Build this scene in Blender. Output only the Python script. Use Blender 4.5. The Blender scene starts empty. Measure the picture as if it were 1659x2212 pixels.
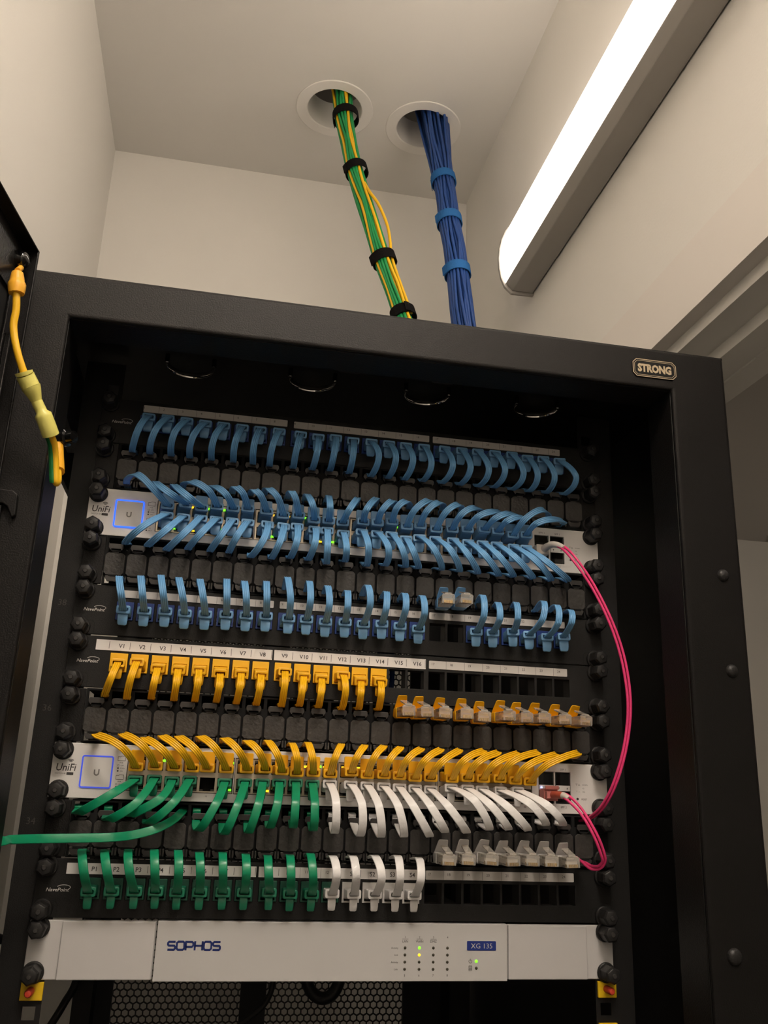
import bpy, bmesh, math, random
from mathutils import Vector, Matrix, noise
random.seed(7)
sc = bpy.context.scene
C = bpy.data.collections.new('scene'); sc.collection.children.link(C)
U = .04445
CABLES=[
('top',1,'blue',-1,(428,0,4641),[(446,-200,4648),(424,-287,4575),(404,-332,4511),(385,-340,4455),(358,-279,4383),(331,-130,4324),(331,20,4374),(331,300,4374)]),
('top',2,'blue',-1,(599,0,4641),[(615,-200,4654),(578,-287,4572),(549,-332,4503),(525,-340,4444),(499,-279,4373),(485,-130,4320),(485,20,4374),(485,300,4374)]),
('top',3,'blue',-1,(770,0,4641),[(784,-200,4646),(745,-287,4567),(716,-332,4500),(694,-340,4443),(676,-279,4373),(673,-130,4320),(673,20,4374),(673,300,4374)]),
('top',4,'blue',-1,(942,0,4641),[(951,-200,4638),(911,-287,4558),(882,-332,4491),(860,-340,4435),(841,-279,4367),(840,-130,4317),(840,20,4374),(840,300,4374)]),
('top',5,'blue',-1,(1114,0,4641),[(1116,-200,4636),(1084,-287,4557),(1060,-332,4491),(1044,-340,4435),(1032,-279,4368),(1035,-130,4318),(1035,20,4374),(1035,300,4374)]),
('top',6,'blue',-1,(1285,0,4641),[(1287,-200,4635),(1264,-287,4553),(1248,-332,4486),(1236,-340,4430),(1229,-279,4364),(1233,-130,4318),(1233,20,4374),(1233,300,4374)]),
('top',7,'blue',-1,(1456,0,4641),[(1451,-200,4633),(1429,-287,4551),(1414,-332,4484),(1405,-340,4428),(1402,-279,4362),(1412,-130,4316),(1412,20,4374),(1412,300,4374)]),
('top',8,'blue',-1,(1628,0,4641),[(1628,-200,4636),(1601,-287,4548),(1582,-332,4477),(1569,-340,4419),(1560,-279,4353),(1566,-130,4312),(1566,20,4374),(1566,300,4374)]),
('top',9,'blue',-1,(1822,0,4641),[(1830,-200,4626),(1812,-287,4549),(1799,-332,4484),(1790,-340,4429),(1783,-279,4363),(1785,-130,4314),(1785,20,4374),(1785,300,4374)]),
('top',10,'blue',-1,(1993,0,4641),[(1996,-200,4616),(1989,-287,4532),(1983,-332,4464),(1977,-340,4410),(1970,-279,4350),(1963,-130,4317),(1963,20,4374),(1963,300,4374)]),
('top',11,'blue',-1,(2164,0,4641),[(2161,-200,4629),(2149,-287,4542),(2140,-332,4473),(2134,-340,4417),(2129,-279,4357),(2129,-130,4324),(2129,20,4374),(2129,300,4374)]),
('top',12,'blue',-1,(2336,0,4641),[(2327,-200,4619),(2320,-287,4538),(2314,-332,4472),(2310,-340,4418),(2308,-279,4355),(2309,-130,4314),(2309,20,4374),(2309,300,4374)]),
('top',13,'blue',-1,(2508,0,4641),[(2501,-200,4624),(2527,-287,4546),(2543,-332,4481),(2550,-340,4424),(2545,-279,4356),(2521,-130,4304),(2521,20,4374),(2521,300,4374)]),
('top',14,'blue',-1,(2679,0,4641),[(2670,-200,4624),(2692,-287,4545),(2705,-332,4479),(2711,-340,4423),(2707,-279,4355),(2685,-130,4305),(2685,20,4374),(2685,300,4374)]),
('top',15,'blue',-1,(2851,0,4641),[(2835,-200,4622),(2856,-287,4543),(2869,-332,4477),(2874,-340,4421),(2868,-279,4354),(2845,-130,4306),(2845,20,4374),(2845,300,4374)]),
('top',16,'blue',-1,(3022,0,4641),[(3012,-200,4626),(3033,-287,4534),(3045,-332,4461),(3050,-340,4402),(3045,-279,4340),(3022,-130,4307),(3022,20,4374),(3022,300,4374)]),
('top',17,'blue',-1,(3216,0,4641),[(3217,-200,4629),(3241,-287,4537),(3253,-332,4464),(3257,-340,4405),(3245,-279,4341),(3212,-130,4307),(3212,20,4374),(3212,300,4374)]),
('top',18,'blue',-1,(3387,0,4641),[(3387,-200,4632),(3410,-287,4538),(3424,-332,4463),(3429,-340,4404),(3420,-279,4340),(3390,-130,4307),(3390,20,4374),(3390,300,4374)]),
('top',19,'blue',-1,(3558,0,4641),[(3548,-200,4637),(3580,-287,4541),(3600,-332,4464),(3609,-340,4403),(3604,-279,4340),(3574,-130,4308),(3574,20,4374),(3574,300,4374)]),
('top',20,'blue',-1,(3730,0,4641),[(3720,-200,4640),(3746,-287,4545),(3761,-332,4470),(3768,-340,4410),(3761,-279,4347),(3732,-130,4314),(3732,20,4374),(3732,300,4374)]),
('top',21,'blue',-1,(3902,0,4641),[(3893,-200,4643),(3925,-287,4542),(3944,-332,4462),(3952,-340,4400),(3946,-279,4337),(3914,-130,4309),(3914,20,4374),(3914,300,4374)]),
('top',22,'blue',-1,(4073,0,4641),[(4051,-200,4626),(4072,-287,4530),(4085,-332,4455),(4093,-340,4395),(4095,-279,4334),(4083,-130,4306),(4083,20,4374),(4083,300,4374)]),
('top',23,'blue',-1,(4244,0,4641),[(4213,-200,4633),(4238,-287,4539),(4254,-332,4463),(4265,-340,4403),(4269,-279,4340),(4258,-130,4308),(4258,20,4374),(4258,300,4374)]),
('top',24,'blue',-1,(4416,0,4641),[(4376,-200,4631),(4429,-287,4544),(4463,-332,4473),(4482,-340,4416),(4483,-279,4351),(4448,-130,4313),(4448,20,4374),(4448,300,4374)]),
('uptop',1,'blue',1,(680,0,3831),[(699,-190,3825),(643,-269,3865),(592,-325,3901),(546,-360,3936),(481,-374,3991),(422,-340,4033),(366,-255,4048),(315,-120,4039),(315,20,4029),(315,300,4029)]),
('uptop',2,'blue',1,(825,0,3831),[(853,-190,3853),(793,-294,3858),(741,-356,3871),(693,-380,3893),(628,-344,3944),(571,-220,4018),(571,20,4029),(571,300,4029)]),
('uptop',3,'blue',1,(969,0,3831),[(996,-190,3834),(948,-294,3836),(904,-356,3848),(861,-380,3871),(796,-344,3926),(729,-220,4007),(729,20,4029),(729,300,4029)]),
('uptop',4,'blue',1,(1114,0,3831),[(1128,-190,3859),(1099,-269,3892),(1068,-325,3920),(1034,-360,3946),(970,-374,3981),(907,-340,4011),(854,-255,4034),(808,-120,4049),(808,20,4029),(808,300,4029)]),
('uptop',5,'blue',1,(1258,0,3831),[(1271,-190,3853),(1242,-294,3876),(1212,-356,3901),(1180,-380,3928),(1126,-344,3974),(1063,-220,4027),(1063,20,4029),(1063,300,4029)]),
('uptop',6,'blue',1,(1403,0,3831),[(1400,-190,3865),(1378,-269,3898),(1358,-325,3926),(1337,-360,3949),(1302,-374,3977),(1272,-340,3999),(1255,-255,4018),(1249,-120,4032),(1249,20,4029),(1249,300,4029)]),
('uptop',7,'blue',1,(1559,0,3831),[(1570,-190,3855),(1543,-269,3888),(1519,-325,3916),(1497,-360,3939),(1465,-374,3964),(1439,-340,3986),(1423,-255,4009),(1415,-120,4032),(1415,20,4029),(1415,300,4029)]),
('uptop',8,'blue',1,(1704,0,3831),[(1722,-190,3829),(1696,-269,3872),(1670,-325,3909),(1645,-360,3940),(1603,-374,3979),(1567,-340,4011),(1547,-255,4039),(1540,-120,4061),(1540,20,4029),(1540,300,4029)]),
('uptop',9,'blue',1,(1848,0,3831),[(1861,-190,3842),(1840,-269,3881),(1822,-325,3914),(1806,-360,3943),(1784,-374,3978),(1767,-340,4005),(1757,-255,4022),(1753,-120,4030),(1753,20,4029),(1753,300,4029)]),
('uptop',10,'blue',1,(1993,0,3831),[(2003,-190,3813),(1988,-294,3836),(1973,-356,3863),(1959,-380,3895),(1938,-344,3956),(1917,-220,4031),(1917,20,4029),(1917,300,4029)]),
('uptop',11,'blue',1,(2137,0,3831),[(2137,-190,3816),(2128,-294,3835),(2122,-356,3860),(2118,-380,3892),(2116,-344,3955),(2118,-220,4036),(2118,20,4029),(2118,300,4029)]),
('uptop',12,'blue',1,(2282,0,3831),[(2265,-190,3810),(2272,-294,3831),(2284,-356,3858),(2302,-380,3892),(2339,-344,3958),(2390,-220,4044),(2390,20,4029),(2390,300,4029)]),
('uptop',13,'blue',1,(2438,0,3831),[(2458,-190,3836),(2445,-294,3852),(2445,-356,3875),(2457,-380,3906),(2498,-344,3971),(2568,-220,4058),(2568,20,4029),(2568,300,4029)]),
('uptop',14,'blue',1,(2583,0,3831),[(2591,-190,3839),(2586,-269,3860),(2589,-325,3883),(2600,-360,3908),(2635,-374,3956),(2680,-340,4003),(2720,-255,4034),(2759,-120,4052),(2759,20,4029),(2759,300,4029)]),
('uptop',15,'blue',1,(2727,0,3831),[(2729,-190,3861),(2721,-269,3888),(2722,-325,3913),(2731,-360,3938),(2766,-374,3980),(2813,-340,4016),(2856,-255,4037),(2902,-120,4046),(2902,20,4029),(2902,300,4029)]),
('uptop',16,'blue',1,(2872,0,3831),[(2868,-190,3828),(2869,-269,3865),(2879,-325,3901),(2899,-360,3936),(2954,-374,3992),(3017,-340,4041),(3067,-255,4071),(3111,-120,4085),(3111,20,4029),(3111,300,4029)]),
('uptop',17,'blue',1,(3016,0,3831),[(2994,-190,3848),(2992,-269,3879),(2999,-325,3908),(3015,-360,3938),(3060,-374,3987),(3117,-340,4032),(3171,-255,4061),(3227,-120,4077),(3227,20,4029),(3227,300,4029)]),
('uptop',18,'blue',1,(3161,0,3831),[(3149,-190,3825),(3157,-269,3870),(3172,-325,3910),(3194,-360,3945),(3246,-374,3994),(3307,-340,4032),(3360,-255,4052),(3410,-120,4056),(3410,20,4029),(3410,300,4029)]),
('uptop',19,'blue',1,(3317,0,3831),[(3304,-190,3839),(3307,-269,3872),(3318,-325,3902),(3338,-360,3931),(3388,-374,3974),(3453,-340,4012),(3523,-255,4042),(3602,-120,4065),(3602,20,4029),(3602,300,4029)]),
('uptop',20,'blue',1,(3462,0,3831),[(3451,-190,3852),(3459,-269,3880),(3476,-325,3905),(3502,-360,3928),(3562,-374,3960),(3636,-340,3992),(3714,-255,4028),(3801,-120,4064),(3801,20,4029),(3801,300,4029)]),
('uptop',21,'blue',1,(3606,0,3831),[(3618,-190,3867),(3627,-269,3887),(3643,-325,3905),(3666,-360,3925),(3718,-374,3955),(3784,-340,3988),(3854,-255,4021),(3934,-120,4056),(3934,20,4029),(3934,300,4029)]),
('uptop',22,'blue',1,(3751,0,3831),[(3749,-190,3860),(3749,-269,3875),(3758,-325,3891),(3776,-360,3907),(3823,-374,3934),(3885,-340,3964),(3953,-255,3997),(4029,-120,4034),(4029,20,4029),(4029,300,4029)]),
('uptop',23,'blue',1,(3895,0,3831),[(3898,-190,3836),(3910,-269,3877),(3931,-325,3915),(3962,-360,3952),(4035,-374,4010),(4120,-340,4056),(4200,-255,4077),(4281,-120,4076),(4281,20,4029),(4281,300,4029)]),
('uptop',24,'blue',1,(4040,0,3831),[(4030,-190,3848),(4032,-269,3872),(4046,-325,3895),(4073,-360,3916),(4142,-374,3945),(4231,-340,3973),(4329,-255,4001),(4439,-120,4027),(4439,20,4029),(4439,300,4029)]),
('upbot',1,'blue',-1,(680,0,3701),[(702,-200,3742),(641,-320,3667),(586,-392,3605),(534,-420,3552),(458,-380,3487),(383,-240,3439),(383,20,3496),(383,300,3496)]),
('upbot',2,'blue',-1,(825,0,3701),[(847,-200,3735),(805,-320,3653),(764,-392,3586),(721,-420,3531),(650,-380,3469),(571,-240,3430),(571,20,3496),(571,300,3496)]),
('upbot',3,'blue',-1,(969,0,3701),[(998,-200,3744),(962,-320,3658),(925,-392,3587),(884,-420,3527),(814,-380,3457),(733,-240,3406),(733,20,3496),(733,300,3496)]),
('upbot',4,'blue',-1,(1114,0,3701),[(1133,-200,3737),(1095,-320,3658),(1059,-392,3593),(1024,-420,3540),(970,-380,3477),(914,-240,3434),(914,20,3496),(914,300,3496)]),
('upbot',5,'blue',-1,(1258,0,3701),[(1274,-200,3737),(1250,-320,3664),(1226,-392,3602),(1200,-420,3549),(1156,-380,3483),(1105,-240,3432),(1105,20,3496),(1105,300,3496)]),
('upbot',6,'blue',-1,(1403,0,3701),[(1410,-200,3736),(1381,-320,3663),(1355,-392,3601),(1331,-420,3548),(1298,-380,3483),(1268,-240,3433),(1268,20,3496),(1268,300,3496)]),
('upbot',7,'blue',-1,(1559,0,3701),[(1590,-200,3735),(1582,-320,3648),(1568,-392,3576),(1549,-420,3517),(1511,-380,3449),(1459,-240,3404),(1459,20,3496),(1459,300,3496)]),
('upbot',8,'blue',-1,(1704,0,3701),[(1735,-200,3729),(1722,-320,3644),(1708,-392,3574),(1694,-420,3517),(1670,-380,3451),(1642,-240,3407),(1642,20,3496),(1642,300,3496)]),
('upbot',9,'blue',-1,(1848,0,3701),[(1854,-200,3739),(1851,-320,3655),(1846,-392,3586),(1839,-420,3529),(1826,-380,3466),(1807,-240,3427),(1807,20,3496),(1807,300,3496)]),
('upbot',10,'blue',-1,(1993,0,3701),[(2016,-200,3721),(2013,-320,3649),(2007,-392,3589),(2001,-420,3537),(1987,-380,3473),(1969,-240,3424),(1969,20,3496),(1969,300,3496)]),
('upbot',11,'blue',-1,(2137,0,3701),[(2128,-200,3722),(2118,-320,3638),(2112,-392,3569),(2111,-420,3512),(2116,-380,3445),(2132,-240,3399),(2132,20,3496),(2132,300,3496)]),
('upbot',12,'blue',-1,(2282,0,3701),[(2277,-200,3705),(2277,-320,3623),(2277,-392,3559),(2279,-420,3509),(2286,-380,3459),(2296,-240,3437),(2296,20,3496),(2296,300,3496)]),
('upbot',13,'blue',-1,(2438,0,3701),[(2451,-200,3738),(2459,-320,3664),(2466,-392,3599),(2473,-420,3543),(2484,-380,3471),(2496,-240,3411),(2496,20,3496),(2496,300,3496)]),
('upbot',14,'blue',-1,(2583,0,3701),[(2593,-200,3733),(2619,-320,3657),(2638,-392,3594),(2653,-420,3541),(2667,-380,3476),(2670,-240,3429),(2670,20,3496),(2670,300,3496)]),
('upbot',15,'blue',-1,(2727,0,3701),[(2726,-200,3736),(2745,-320,3655),(2763,-392,3589),(2782,-420,3534),(2815,-380,3471),(2851,-240,3429),(2851,20,3496),(2851,300,3496)]),
('upbot',16,'blue',-1,(2872,0,3701),[(2861,-200,3702),(2858,-320,3637),(2864,-392,3581),(2878,-420,3534),(2916,-380,3474),(2974,-240,3427),(2974,20,3496),(2974,300,3496)]),
('upbot',17,'blue',-1,(3016,0,3701),[(2986,-200,3731),(3011,-320,3671),(3038,-392,3617),(3069,-420,3567),(3125,-380,3499),(3193,-240,3435),(3193,20,3496),(3193,300,3496)]),
('upbot',18,'blue',-1,(3161,0,3701),[(3139,-200,3726),(3165,-320,3666),(3194,-392,3613),(3227,-420,3563),(3288,-380,3495),(3362,-240,3431),(3362,20,3496),(3362,300,3496)]),
('upbot',19,'blue',-1,(3317,0,3701),[(3312,-200,3727),(3325,-320,3660),(3347,-392,3601),(3378,-420,3549),(3444,-380,3481),(3536,-240,3422),(3536,20,3496),(3536,300,3496)]),
('upbot',20,'blue',-1,(3462,0,3701),[(3458,-200,3721),(3484,-320,3650),(3516,-392,3590),(3556,-420,3537),(3634,-380,3470),(3736,-240,3416),(3736,20,3496),(3736,300,3496)]),
('upbot',21,'blue',-1,(3606,0,3701),[(3597,-200,3724),(3620,-320,3653),(3650,-392,3592),(3690,-420,3540),(3771,-380,3472),(3877,-240,3418),(3877,20,3496),(3877,300,3496)]),
('upbot',22,'blue',-1,(3751,0,3701),[(3735,-200,3723),(3766,-320,3650),(3805,-392,3589),(3853,-420,3535),(3946,-380,3468),(4067,-240,3415),(4067,20,3496),(4067,300,3496)]),
('upbot',23,'blue',-1,(3895,0,3701),[(3903,-200,3713),(3941,-320,3644),(3984,-392,3584),(4034,-420,3532),(4128,-380,3465),(4244,-240,3410),(4244,20,3496),(4244,300,3496)]),
('upbot',24,'blue',-1,(4040,0,3701),[(4025,-200,3714),(4055,-320,3639),(4097,-392,3577),(4153,-420,3524),(4266,-380,3461),(4417,-240,3415),(4417,20,3496),(4417,300,3496)]),
('mid',1,'blue',1,(428,0,2877),[(429,-190,2872),(425,-279,2905),(420,-335,2941),(411,-360,2982),(393,-340,3051),(369,-250,3134),(369,20,3152),(369,300,3152)]),
('mid',2,'blue',1,(599,0,2877),[(603,-190,2874),(598,-279,2912),(592,-335,2951),(584,-360,2995),(568,-340,3068),(547,-250,3152),(547,20,3152),(547,300,3152)]),
('mid',3,'blue',1,(770,0,2877),[(777,-190,2881),(770,-279,2920),(762,-335,2962),(752,-360,3007),(734,-340,3084),(713,-250,3172),(713,20,3152),(713,300,3152)]),
('mid',4,'blue',1,(942,0,2877),[(941,-190,2875),(932,-279,2918),(922,-335,2960),(910,-360,3006),(888,-340,3080),(862,-250,3163),(862,20,3152),(862,300,3152)]),
('mid',5,'blue',1,(1114,0,2877),[(1113,-190,2878),(1104,-279,2919),(1093,-335,2961),(1082,-360,3005),(1063,-340,3080),(1041,-250,3163),(1041,20,3152),(1041,300,3152)]),
('mid',6,'blue',1,(1285,0,2877),[(1292,-190,2890),(1289,-279,2932),(1286,-335,2975),(1282,-360,3020),(1276,-340,3096),(1269,-250,3181),(1269,20,3152),(1269,300,3152)]),
('mid',7,'blue',1,(1456,0,2877),[(1464,-190,2892),(1458,-279,2933),(1451,-335,2974),(1445,-360,3019),(1434,-340,3092),(1421,-250,3175),(1421,20,3152),(1421,300,3152)]),
('mid',8,'blue',1,(1628,0,2877),[(1635,-190,2901),(1629,-279,2944),(1624,-335,2987),(1620,-360,3032),(1615,-340,3105),(1611,-250,3187),(1611,20,3152),(1611,300,3152)]),
('mid',9,'blue',1,(1822,0,2877),[(1833,-190,2894),(1830,-279,2943),(1826,-335,2993),(1821,-360,3047),(1808,-340,3136),(1791,-250,3238),(1791,20,3152),(1791,300,3152)]),
('mid',10,'blue',1,(1993,0,2877),[(1989,-190,2895),(1993,-279,2942),(1995,-335,2990),(1995,-360,3040),(1992,-340,3124),(1985,-250,3218),(1985,20,3152),(1985,300,3152)]),
('mid',11,'blue',1,(2164,0,2877),[(2158,-190,2885),(2161,-279,2928),(2162,-335,2972),(2162,-360,3019),(2158,-340,3098),(2150,-250,3188),(2150,20,3152),(2150,300,3152)]),
('mid',12,'blue',1,(2336,0,2877),[(2332,-190,2893),(2327,-279,2933),(2325,-335,2972),(2324,-360,3014),(2325,-340,3082),(2330,-250,3158),(2330,20,3152),(2330,300,3152)]),
('mid',13,'blue',1,(2508,0,2877),[(2497,-190,2888),(2507,-292,2938),(2512,-361,2987),(2514,-400,3037),(2507,-399,3126),(2498,-340,3197),(2495,-235,3210),(2495,-80,3176),(2495,20,3152),(2495,300,3152)]),
('mid',14,'blue',1,(2679,0,2877),[(2663,-190,2902),(2662,-279,2940),(2663,-335,2979),(2665,-360,3021),(2672,-340,3093),(2682,-250,3176),(2682,20,3152),(2682,300,3152)]),
('mid',15,'blue',1,(2851,0,2877),[(2829,-190,2893),(2834,-279,2942),(2838,-335,2989),(2841,-360,3034),(2844,-340,3103),(2847,-250,3173),(2847,20,3152),(2847,300,3152)]),
('mid',16,'blue',1,(3022,0,2877),[(2999,-190,2879),(3001,-292,2913),(3002,-361,2948),(3002,-400,2987),(2998,-399,3063),(2998,-340,3131),(3009,-235,3166),(3030,-80,3175),(3030,20,3152),(3030,300,3152)]),
('mid',19,'blue',1,(3558,0,2877),[(3538,-190,2889),(3540,-292,2925),(3542,-361,2964),(3545,-400,3008),(3548,-399,3101),(3554,-340,3181),(3568,-235,3208),(3588,-80,3194),(3588,20,3152),(3588,300,3152)]),
('mid',20,'blue',1,(3730,0,2877),[(3690,-190,2890),(3690,-292,2918),(3690,-361,2949),(3691,-400,2984),(3692,-399,3055),(3700,-340,3120),(3723,-235,3155),(3757,-80,3167),(3757,20,3152),(3757,300,3152)]),
('mid',21,'blue',1,(3902,0,2877),[(3889,-190,2912),(3875,-292,2936),(3865,-361,2963),(3859,-400,2996),(3859,-399,3066),(3871,-340,3133),(3896,-235,3168),(3933,-80,3180),(3933,20,3152),(3933,300,3152)]),
('mid',22,'blue',1,(4073,0,2877),[(4044,-190,2896),(4064,-292,2931),(4081,-361,2970),(4096,-400,3012),(4115,-399,3102),(4131,-340,3174),(4140,-235,3184),(4144,-80,3144),(4144,20,3152),(4144,300,3152)]),
('mid',23,'blue',1,(4244,0,2877),[(4218,-190,2885),(4228,-292,2915),(4236,-361,2949),(4243,-400,2988),(4252,-399,3071),(4261,-340,3143),(4273,-235,3167),(4285,-80,3154),(4285,20,3152),(4285,300,3152)]),
('mid',24,'blue',1,(4416,0,2877),[(4375,-190,2900),(4371,-292,2932),(4369,-361,2964),(4370,-400,2997),(4378,-399,3053),(4394,-340,3105),(4420,-235,3136),(4455,-80,3152),(4455,20,3152),(4455,300,3152)]),
('vid',1,'yellow',-1,(428,0,2422),[(437,-170,2422),(429,-233,2372),(419,-266,2326),(408,-270,2282),(385,-222,2218),(356,-110,2156),(356,20,2168),(356,300,2168)]),
('vid',2,'yellow',-1,(599,0,2422),[(591,-170,2437),(582,-233,2387),(574,-266,2339),(565,-270,2291),(551,-222,2218),(536,-110,2142),(536,20,2168),(536,300,2168)]),
('vid',3,'yellow',-1,(770,0,2422),[(764,-170,2396),(763,-233,2348),(759,-266,2305),(755,-270,2264),(746,-222,2207),(734,-110,2153),(734,20,2168),(734,300,2168)]),
('vid',4,'yellow',-1,(942,0,2422),[(935,-170,2393),(935,-233,2346),(935,-266,2302),(933,-270,2261),(928,-222,2204),(920,-110,2150),(920,20,2168),(920,300,2168)]),
('vid',5,'yellow',-1,(1114,0,2422),[(1107,-170,2400),(1108,-233,2354),(1108,-266,2312),(1107,-270,2271),(1102,-222,2211),(1094,-110,2152),(1094,20,2168),(1094,300,2168)]),
('vid',6,'yellow',-1,(1285,0,2422),[(1285,-170,2371),(1286,-233,2329),(1286,-266,2291),(1285,-270,2255),(1280,-222,2204),(1273,-110,2155),(1273,20,2168),(1273,300,2168)]),
('vid',7,'yellow',-1,(1456,0,2422),[(1462,-170,2389),(1460,-233,2345),(1458,-266,2304),(1455,-270,2265),(1449,-222,2207),(1441,-110,2151),(1441,20,2168),(1441,300,2168)]),
('vid',8,'yellow',-1,(1628,0,2422),[(1631,-170,2388),(1628,-233,2343),(1625,-266,2301),(1622,-270,2261),(1616,-222,2203),(1610,-110,2147),(1610,20,2168),(1610,300,2168)]),
('vid',9,'yellow',-1,(1822,0,2422),[(1832,-170,2428),(1831,-233,2386),(1830,-266,2343),(1829,-270,2298),(1827,-222,2225),(1826,-110,2145),(1826,20,2168),(1826,300,2168)]),
('vid',10,'yellow',-1,(1993,0,2422),[(1997,-170,2394),(1989,-233,2341),(1983,-266,2295),(1979,-270,2255),(1977,-222,2203),(1980,-110,2160),(1980,20,2168),(1980,300,2168)]),
('vid',11,'yellow',-1,(2164,0,2422),[(2154,-170,2384),(2148,-233,2332),(2144,-266,2287),(2141,-270,2247),(2141,-222,2196),(2145,-110,2153),(2145,20,2168),(2145,300,2168)]),
('vid',12,'yellow',-1,(2336,0,2422),[(2340,-170,2427),(2346,-233,2381),(2349,-266,2336),(2352,-270,2291),(2352,-222,2220),(2349,-110,2147),(2349,20,2168),(2349,300,2168)]),
('vid',13,'yellow',-1,(2508,0,2422),[(2500,-170,2377),(2491,-233,2338),(2486,-266,2301),(2485,-270,2266),(2488,-222,2212),(2499,-110,2159),(2499,20,2168),(2499,300,2168)]),
('vid',14,'yellow',-1,(2679,0,2422),[(2673,-170,2388),(2668,-233,2349),(2664,-266,2312),(2663,-270,2275),(2666,-222,2220),(2674,-110,2163),(2674,20,2168),(2674,300,2168)]),
('lotop',1,'yellow',1,(680,0,1619),[(679,-190,1595),(649,-280,1653),(610,-336,1702),(561,-360,1744),(465,-336,1795),(342,-240,1831),(342,20,1823),(342,300,1823)]),
('lotop',2,'yellow',1,(825,0,1619),[(832,-190,1608),(803,-280,1667),(767,-336,1717),(725,-360,1759),(646,-336,1809),(546,-240,1844),(546,20,1823),(546,300,1823)]),
('lotop',3,'yellow',1,(969,0,1619),[(987,-190,1606),(955,-280,1656),(920,-336,1698),(880,-360,1735),(808,-336,1783),(723,-240,1821),(723,20,1823),(723,300,1823)]),
('lotop',4,'yellow',1,(1114,0,1619),[(1128,-190,1604),(1094,-280,1659),(1057,-336,1707),(1016,-360,1748),(944,-336,1801),(860,-240,1843),(860,20,1823),(860,300,1823)]),
('lotop',5,'yellow',1,(1258,0,1619),[(1246,-190,1609),(1214,-280,1660),(1179,-336,1705),(1140,-360,1746),(1072,-336,1799),(991,-240,1844),(991,20,1823),(991,300,1823)]),
('lotop',6,'yellow',1,(1403,0,1619),[(1404,-190,1607),(1368,-280,1671),(1331,-336,1723),(1293,-360,1767),(1231,-336,1818),(1163,-240,1852),(1163,20,1823),(1163,300,1823)]),
('lotop',7,'yellow',1,(1559,0,1619),[(1572,-190,1613),(1544,-280,1667),(1515,-336,1712),(1482,-360,1752),(1427,-336,1804),(1362,-240,1845),(1362,20,1823),(1362,300,1823)]),
('lotop',8,'yellow',1,(1704,0,1619),[(1724,-190,1619),(1700,-280,1671),(1675,-336,1714),(1648,-360,1751),(1601,-336,1798),(1547,-240,1833),(1547,20,1823),(1547,300,1823)]),
('lotop',9,'yellow',1,(1848,0,1619),[(1863,-190,1608),(1843,-280,1654),(1822,-336,1696),(1800,-360,1734),(1763,-336,1790),(1721,-240,1842),(1721,20,1823),(1721,300,1823)]),
('lotop',10,'yellow',1,(1993,0,1619),[(1986,-190,1597),(1978,-280,1640),(1970,-336,1680),(1961,-360,1718),(1946,-336,1773),(1928,-240,1827),(1928,20,1823),(1928,300,1823)]),
('lotop',11,'yellow',1,(2137,0,1619),[(2125,-190,1603),(2112,-280,1645),(2101,-336,1684),(2090,-360,1723),(2074,-336,1781),(2059,-240,1839),(2059,20,1823),(2059,300,1823)]),
('lotop',12,'yellow',1,(2282,0,1619),[(2268,-190,1600),(2266,-280,1648),(2270,-336,1690),(2279,-360,1731),(2304,-336,1787),(2343,-240,1840),(2343,20,1823),(2343,300,1823)]),
('lotop',13,'yellow',1,(2438,0,1619),[(2450,-190,1622),(2444,-280,1664),(2448,-336,1702),(2459,-360,1738),(2492,-336,1790),(2544,-240,1840),(2544,20,1823),(2544,300,1823)]),
('lotop',14,'yellow',1,(2583,0,1619),[(2585,-190,1604),(2584,-280,1657),(2591,-336,1703),(2607,-360,1744),(2648,-336,1798),(2710,-240,1842),(2710,20,1823),(2710,300,1823)]),
('lotop',15,'yellow',1,(2727,0,1619),[(2728,-190,1609),(2721,-280,1654),(2725,-336,1695),(2740,-360,1733),(2785,-336,1787),(2856,-240,1837),(2856,20,1823),(2856,300,1823)]),
('lotop',16,'yellow',1,(2872,0,1619),[(2863,-190,1606),(2860,-280,1656),(2869,-336,1700),(2891,-360,1739),(2948,-336,1791),(3038,-240,1834),(3038,20,1823),(3038,300,1823)]),
('lotop',17,'yellow',1,(3016,0,1619),[(3000,-190,1595),(3001,-280,1649),(3015,-336,1696),(3042,-360,1737),(3110,-336,1791),(3211,-240,1836),(3211,20,1823),(3211,300,1823)]),
('lotop',18,'yellow',1,(3161,0,1619),[(3138,-190,1600),(3139,-280,1646),(3155,-336,1688),(3186,-360,1727),(3263,-336,1784),(3378,-240,1838),(3378,20,1823),(3378,300,1823)]),
('lotop',19,'yellow',1,(3317,0,1619),[(3328,-190,1599),(3330,-280,1658),(3348,-336,1708),(3383,-360,1751),(3468,-336,1803),(3595,-240,1840),(3595,20,1823),(3595,300,1823)]),
('lotop',20,'yellow',1,(3462,0,1619),[(3467,-190,1612),(3459,-280,1660),(3472,-336,1702),(3503,-360,1739),(3590,-336,1790),(3725,-240,1833),(3725,20,1823),(3725,300,1823)]),
('lotop',21,'yellow',1,(3606,0,1619),[(3607,-190,1609),(3604,-280,1657),(3621,-336,1699),(3659,-360,1738),(3757,-336,1788),(3908,-240,1832),(3908,20,1823),(3908,300,1823)]),
('lotop',22,'yellow',1,(3751,0,1619),[(3758,-190,1614),(3754,-280,1671),(3774,-336,1719),(3816,-360,1760),(3925,-336,1810),(4091,-240,1848),(4091,20,1823),(4091,300,1823)]),
('lotop',23,'yellow',1,(3895,0,1619),[(3900,-190,1603),(3893,-280,1651),(3912,-336,1693),(3956,-360,1733),(4075,-336,1788),(4258,-240,1838),(4258,20,1823),(4258,300,1823)]),
('lotop',24,'yellow',1,(4040,0,1619),[(4034,-190,1599),(4049,-271,1656),(4083,-327,1705),(4134,-360,1748),(4270,-362,1809),(4404,-320,1850),(4462,-248,1853),(4468,-140,1824),(4468,20,1823),(4468,300,1823)]),
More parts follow.
